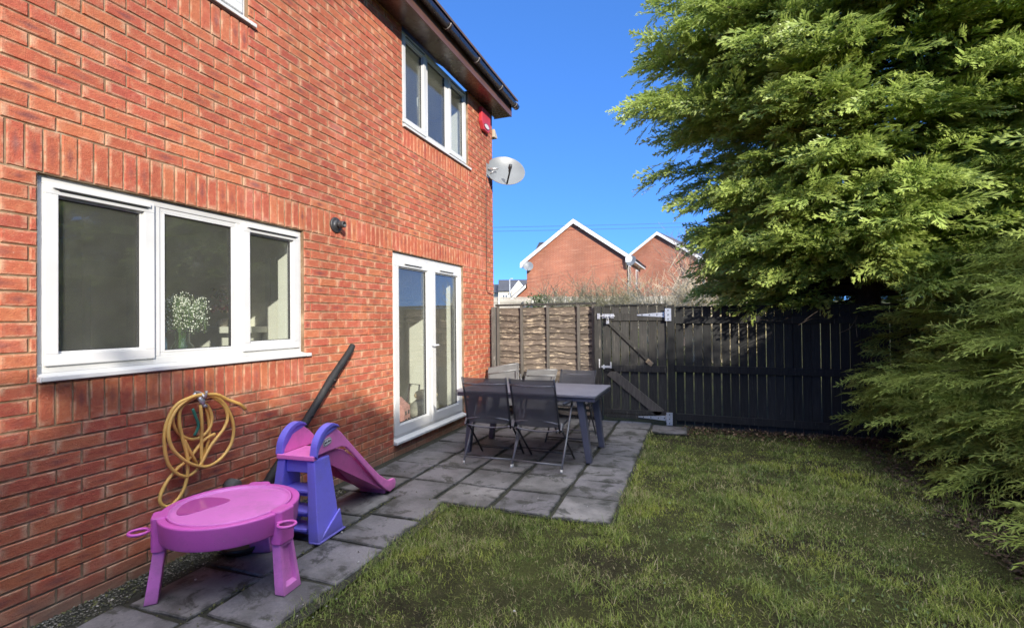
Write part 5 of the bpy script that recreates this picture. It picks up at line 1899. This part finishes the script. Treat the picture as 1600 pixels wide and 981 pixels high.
def gable_house(loc, rz, w, l, eh, rh, label, name="brick_house", wallm=RBR, roofm=SLATE, wins=(), base=-2.0, oh=.25):
    """gable faces local -y; wall from x=0 (left) to w, length l along +y"""
    h = empty(name, loc, rz, label, "house")
    b = MB()
    pr_ = [(0, base), (w, base), (w, eh), (w / 2, eh + rh), (0, eh)]
    b.face([(x, 0, z) for x, z in pr_], uv=pr_)
    b.face([(x, l, z) for x, z in pr_][::-1], uv=pr_[::-1])
    b.face([(w, 0, base), (w, l, base), (w, l, eh), (w, 0, eh)], uv=[(0, base), (l, base), (l, eh), (0, eh)])
    b.face([(0, l, base), (0, 0, base), (0, 0, eh), (0, l, eh)], uv=[(0, base), (l, base), (l, eh), (0, eh)])
    b.build("wall", wallm, h)
    r_ = MB()
    sl_ = rh / (w / 2)
    for s in (0, 1):
        xe, xr = (-.35, w / 2) if s == 0 else (w + .35, w / 2)
        ze, zr = eh - .35 * sl_ + .06, eh + rh + .06
        r_.prism([(xe, ze), (xr, zr), (xr, zr + .14), (xe, ze + .14)], -oh, l + oh, 'xzy')
    rr_ = r_.build("roof", roofm, h)
    bg_ = MB()
    for s in (0, 1):
        xe, xr = (-.40, w / 2) if s == 0 else (w + .40, w / 2)
        ze, zr = eh - .40 * sl_, eh + rh
        bg_.prism([(xe, ze - .12), (xr, zr - .14), (xr, zr + .17), (xe, ze + .17)], -oh - .05, -oh - .003, 'xzy')
    # boxed eaves at both feet
    bg_.box(w - .02, w + .42, -oh - .045, .0, eh - .48, eh - .16)
    bg_.box(-.42, .02, -oh - .045, .0, eh - .48, eh - .16)
    bg_.build("bargeboard", WHITEB, h)
    MB().box(w + .02, w + .40, .003, l, eh - .34, eh - .20).build("eaves", WHITEB, h)
    MB().box(-.40, -.02, .003, l, eh - .34, eh - .20).build("eaves", WHITEB, h)
    g_ = MB().tube([(w + .45, -.2, eh - .16), (w + .45, l, eh - .16)], .06, 6).tube([(w + .06, .12, eh - .3), (w + .06, .12, base)], .04, 6)
    g_.build("gutter", BLACKP, h)
    for (y0, y1, z0, z1) in wins:
        f = MB().box(w - .02, w + .03, y0, y1, z0, z1).build("window", WHITEB, h)
        MB().box(w + .0305, w + .035, y0 + .08, y1 - .08, z0 + .08, z1 - .08).build("pane", WINM, f)
    return h


def wpt(lat, D, z): return Vector((CAM.x + _r.x * lat + _q.x * D, CAM.y + _r.y * lat + _q.y * D, z))


# gable house: nearest corner lat 7.85, D 34; gable recedes to the left
cR, cL = wpt(7.85, 34, 0), wpt(1.12, 36.7, 0)
dv = (cR - cL)
gw = math.hypot(dv.x, dv.y)
hz = math.atan2(dv.y, dv.x)
h1 = gable_house((cL.x, cL.y, 0), hz, gw, 7.0, 5.75, 2.6, "orange-red brick house with a white-edged gable, nearest beyond the garden fence", wins=((.7, 1.7, 3.7, 5.2), (4.4, 5.4, 3.7, 5.2)))
bx = MB().prism([(-1.6, 2.7), (.0, 4.0), (.0, 3.78), (-1.6, 2.48)], -.3, -.25, 'xzy')
bx.build("porch_bargeboard", WHITEB, h1)
MB().face([(-1.35, -.01, -1), (0, -.01, -1), (0, -.01, 3.75), (-1.35, -.01, 2.7)], uv=[(0, 0), (1.3, 0), (1.3, 4), (0, 3)]).build("porch_wall", RBR, h1)
MB().prism([(-1.7, 2.62), (.0, 4.02), (.0, 4.1), (-1.7, 2.72)], -.24, 4.0, 'xzy').build("porch_roof", SLATE, h1)
MB().prism([(-.1, 6.0), (-.9, 5.7), (.1, 7.5), (1.6, 7.5)], 2.6, 7.5, 'xzy').build("rear_roof", SLATE, h1)
# its wall dishes
for lx, z, s in ((.25, 5.35, -1), (gw + .35, 5.35, 1)):
    q = h1.matrix_basis @ Vector((lx, -.35, z))
    dsh = empty("satellite_dish", q, hz, "small grey satellite dish on the %s of the nearest far house" % ("left corner" if s < 0 else "right-hand side"), "satellite dish")
    Mx = Matrix.Rotation(R(70), 4, 'X') @ Matrix.Rotation(R(-20 * s), 4, 'Y')
    MB().lathe([(.005, -.06), (.2, -.04), (.36, .0), (.37, .0), (.2, -.06), (.005, -.08)], 20, Mx).build("reflector", DISHM, dsh)
    MB().tube([Mx @ Vector((0, 0, -.07)), (0, .30, 0)], .02, 6).tube([Mx @ Vector((0, -.33, 0)), Mx @ Vector((0, -.1, .35))], .012, 6).build("bracket", ST, dsh)
cR, cL = wpt(17.9, 47.5, 0), wpt(11.4, 52.0, 0)
dv = cR - cL
gw2 = math.hypot(dv.x, dv.y)
gable_house((cL.x, cL.y, 0), math.atan2(dv.y, dv.x), gw2, 9, 7.2, 2.7, "second orange brick gabled house, half hidden by the bare tree and conifer", wins=((1, 2, 4.4, 5.8),))

# cream terrace far off
def terrace(lat0, lat1, D, zt_eave, zridge, label, gab=None, wins=(), loc_z=0.0):
    a, b = wpt(lat0, D, 0), wpt(lat1, D, 0)
    h = empty("terraced_house", (a.x, a.y, 0), YAW, label, "house", "cream houses on the far street")
    w = lat1 - lat0
    MB().box(0, w, 0, 8, -1, zt_eave).build("wall", CREAM, h)
    MB().prism([(-.4, zt_eave - .1), (4, zridge), (8.4, zt_eave - .1)], -.05, w + .05, 'yzx').build("roof", SLATE, h)
    if gab:
        g0, g1 = gab
        gm = (g0 + g1) / 2
        MB().prism([(g0, zt_eave - 3), (g1, zt_eave - 3), (g1, zt_eave - .3), (gm, zt_eave + 1.25), (g0, zt_eave - .3)], -.6, .5, 'xzy').build("gable", CREAM, h)
        bb_ = MB().prism([(g0 - .3, zt_eave - .55), (gm, zt_eave + 1.3), (gm, zt_eave + 1.55), (g0 - .3, zt_eave - .3)], -.75, -.61, 'xzy')
        bb_.prism([(g1 + .3, zt_eave - .55), (gm, zt_eave + 1.3), (gm, zt_eave + 1.55), (g1 + .3, zt_eave - .3)], -.75, -.61, 'xzy')
        bb_.build("bargeboard", WHITEB, h)
    for x, z in wins:
        f = MB().box(x, x + .9, -.06 if not (gab and gab[0] < x < gab[1]) else -.66, .0, z, z + 1.2).build("window", WHITEB, h)
        pn = MB()
        dy_ = -.07 if not (gab and gab[0] < x < gab[1]) else -.67
        for q in (0, 1): pn.box(x + .08 + q * .42, x + .40 + q * .42, dy_, dy_ + .005, z + .1, z + 1.1)
        pn.build("pane", WINM, f)
    return h


terrace(-6.5, -2.2, 82, 6.0, 7.6, "cream rendered house with a lower slate roof, far off by the brick corner", wins=((2.6, 4.2),))
terrace(-2.15, 2.6, 80, 6.15, 8.2, "far cream house with a small white front gable and taller slate roof", gab=(2.1, 4.4), wins=((.6, 4.3), (2.8, 4.2)))
terrace(2.65, 7.0, 82, 6.1, 8.0, "far cream house partly hidden by the brick gable house", wins=((.5, 4.2),))

# street lamp, wires, far boards
q = wpt(-.21, 55, 0)
lp = empty("street_lamp", (q.x, q.y, 0), YAW, "slim pale street lamp column in front of the far cream houses", "street lamp")
MB().tube([(0, 0, .8), (0, 0, 5.9)], [.07, .045], 8).build("pole", simple("lamp_column", (.45, .47, .48), .5), lp)
MB().tube([(0, 0, 5.9), (.1, 0, 6.0)], .03, 6).box(.05, .35, -.06, .06, 5.95, 6.03).build("lamp_head", simple("lamp_head_grey", (.4, .4, .4), .5), lp)
for i, z in enumerate((7.02, 6.78)):
    A, B, C_ = Vector((-40, 15.5, z - .25 + .35)), Vector((-3.5, 28, z + .05)), Vector((32, 40, z + .7))
    pts = spline([A, B, C_], 12)
    o = MB().tube(pts, .011, 4).build("overhead_cable", BLACKP)
    tag(o, ["upper thin overhead wire crossing the sky behind the gable house", "lower thin overhead wire crossing the sky behind the gable house"][i], "cable", "overhead wires")

FARW = simple("silvery_fence_board", (.38, .35, .30), .85, .25, 2)
a, b = wpt(-3.2, 27, 0), wpt(13.5, 29, 0)
dv = b - a
L = math.hypot(dv.x, dv.y)
ff = empty("board_fence", (a.x, a.y, 0), math.atan2(dv.y, dv.x), "long silvery board fence far behind, in front of the brick gable house", "fence")
fb = MB()
x = 0
while x < L:
    fb.box(x, x + .145, 0, .02, .5, 2.62 + _g.uniform(-.015, .015))
    x += .15
fb.build("boards", FARW, ff)
MB().box(0, L, -.03, .05, 2.64, 2.70).box(0, L, -.04, -.001, 2.40, 2.50).build("rail", simple("fence_rail_grey", (.32, .30, .25), .85, .2, 2), ff)
x = .6
while x < L:
    MB().box(x, x + .11, -.10, -.041, .4, 2.72).build("post", simple("concrete_post", (.45, .43, .38), .9, .15, 3), ff)
    x += 1.85


# twiggy shrubs, the bare tree, ivy
def twig_bush(rng, n, h, r, r0=.008, forks=4, arch=.3):
    m_ = MB()
    for i in range(n):
        a = rng.uniform(0, 6.28)
        rr = r * rng.uniform(.05, .4)
        hh = h * rng.uniform(.55, 1.05)
        out = r * rng.uniform(.4, 1.15)
        p0 = Vector((math.cos(a) * rr, math.sin(a) * rr * .6, 0))
        p3 = Vector((math.cos(a) * out, math.sin(a) * out * .6, hh * (1 - arch * rng.uniform(0, 1))))
        pm = p0.lerp(p3, .55) + Vector((rng.normal(0, .06), rng.normal(0, .06), hh * .22))
        pts = spline([p0, pm, p3], 4)
        m_.tube(pts, [r0 * (1 - .8 * j / 8) for j in range(9)], 3, cap=False)
        for f in range(forks):
            j = rng.integers(2, 8)
            b_ = pts[j]
            d = Vector((rng.normal(0, .6), rng.normal(0, .4), rng.uniform(.2, 1))).normalized() * h * rng.uniform(.15, .35)
            m_.tube([b_, b_ + d * .5 + Vector((rng.normal(0, .02), 0, .02)), b_ + d], [r0 * .5, r0 * .35, r0 * .15], 3, cap=False)
    return m_


TW1 = simple("olive_twig", (.52, .46, .26), .8, .3, 3)
TW2 = simple("straw_twig", (.70, .61, .42), .8, .25, 3)
TW3 = simple("grey_brown_twig", (.17, .13, .10), .85, .25, 3)
shr = [(1.9, 16.5, 2.35, 1.1, TW1, "bare olive-twigged shrub just above the gate, left one of its row"),
       (3.3, 16.0, 2.45, 1.2, TW1, "bare olive-twigged shrub behind the gate's right half"),
       (4.6, 15.0, 2.35, 1.15, TW2, "pale straw-coloured arching shrub behind the gate hinges"),
       (5.6, 14.0, 2.5, 1.3, TW2, "pale bare shrub of long arching stems beside the tall conifer"),
       (7.2, 15.5, 2.6, 1.3, TW1, "bare twiggy shrub behind the picket fence, under the tall conifer")]
for i, (lat, D, h_, r_, mt, lab) in enumerate(shr):
    q = wpt(lat, D, 0)
    gz0 = float(ground_z(q.x, q.y))
    o = twig_bush(np.random.default_rng(60 + i), 170, h_ + .35 - gz0, r_, .014, 6, .40).build("bare_shrub", mt, loc=(q.x, q.y, gz0))
    o.rotation_euler = (0, 0, YAW)
    tag(o, lab, "shrub", "bare shrubs behind the garden fence")


def bare_tree(rng, h, m_=None):
    m_ = MB()
    def grow(p, d, L, r, lev):
        n = 5
        pts = [p]
        dd_ = d.copy()
        for i in range(n):
            dd_ = (dd_ + Vector((rng.normal(0, .10), rng.normal(0, .10), rng.normal(.03, .05)))).normalized()
            pts.append(pts[-1] + dd_ * L / n)
        m_.tube(pts, [r * (1 - .55 * i / n) for i in range(n + 1)], 5 if lev < 2 else 3, cap=False)
        if lev >= 4: return
        for c in range(4 if lev < 2 else 3):
            j = rng.integers(1 if lev else 2, n + 1)
            a = rng.uniform(0, 6.28)
            sp_ = rng.uniform(.35, .75)
            o1 = dd_.orthogonal().normalized()
            o2 = dd_.cross(o1)
            nd = (dd_ * math.cos(sp_) + (o1 * math.cos(a) + o2 * math.sin(a)) * math.sin(sp_)).normalized()
            grow(pts[j], nd, L * rng.uniform(.5, .72), r * .5, lev + 1)
    for s in range(3):
        grow(Vector((rng.normal(0, .1), rng.normal(0, .1), 0)), Vector((rng.normal(0, .22), rng.normal(0, .22), 1)).normalized(), h * .5, h * .010, 0)
    return m_


q = wpt(6.1, 17.5, 0)
bt_ = empty("bare_tree", (q.x, q.y, float(ground_z(q.x, q.y))), 0, "leafless slender tree in front of the second brick house, beside the conifer", "tree")
bare_tree(np.random.default_rng(5), 4.9).build("crown", simple("bare_branch", (.30, .22, .17), .8, .2, 2), bt_)
MB().tube([(0, 0, -.1), (.02, 0, .5), (0, .02, 1.0)], [.07, .06, .05], 8).build("trunk", TW3, bt_)
q = wpt(-.05 + 1.5, 26.3, 0)
rg = np.random.default_rng(90)
iv = []
for i in range(900):
    c = np.array([rg.normal(0, .26), rg.normal(0, .12), rg.uniform(.9, 2.75)])
    d = rg.normal(0, 1, 3)
    d /= np.linalg.norm(d)
    e = np.cross(d, rg.normal(0, 1, 3))
    e /= np.linalg.norm(e)
    s = .07 * rg.uniform(.6, 1.3)
    iv += [c, c + d * s + e * s * .6, c + d * 2 * s, c + d * s - e * s * .6]
o = fast_mesh("ivy_clump", np.array(iv), np.arange(len(iv)).reshape(-1, 4), mat_leaf("ivy_leaf", [(0, (.04, .07, .02)), (1, (.10, .14, .05))], (.2, .24, .1), 0, .2), None, {"tip": np.zeros(len(iv))})
o.location = (q.x, q.y, 0)
tag(o, "small green ivy clump growing up the far silvery fence", "ivy")
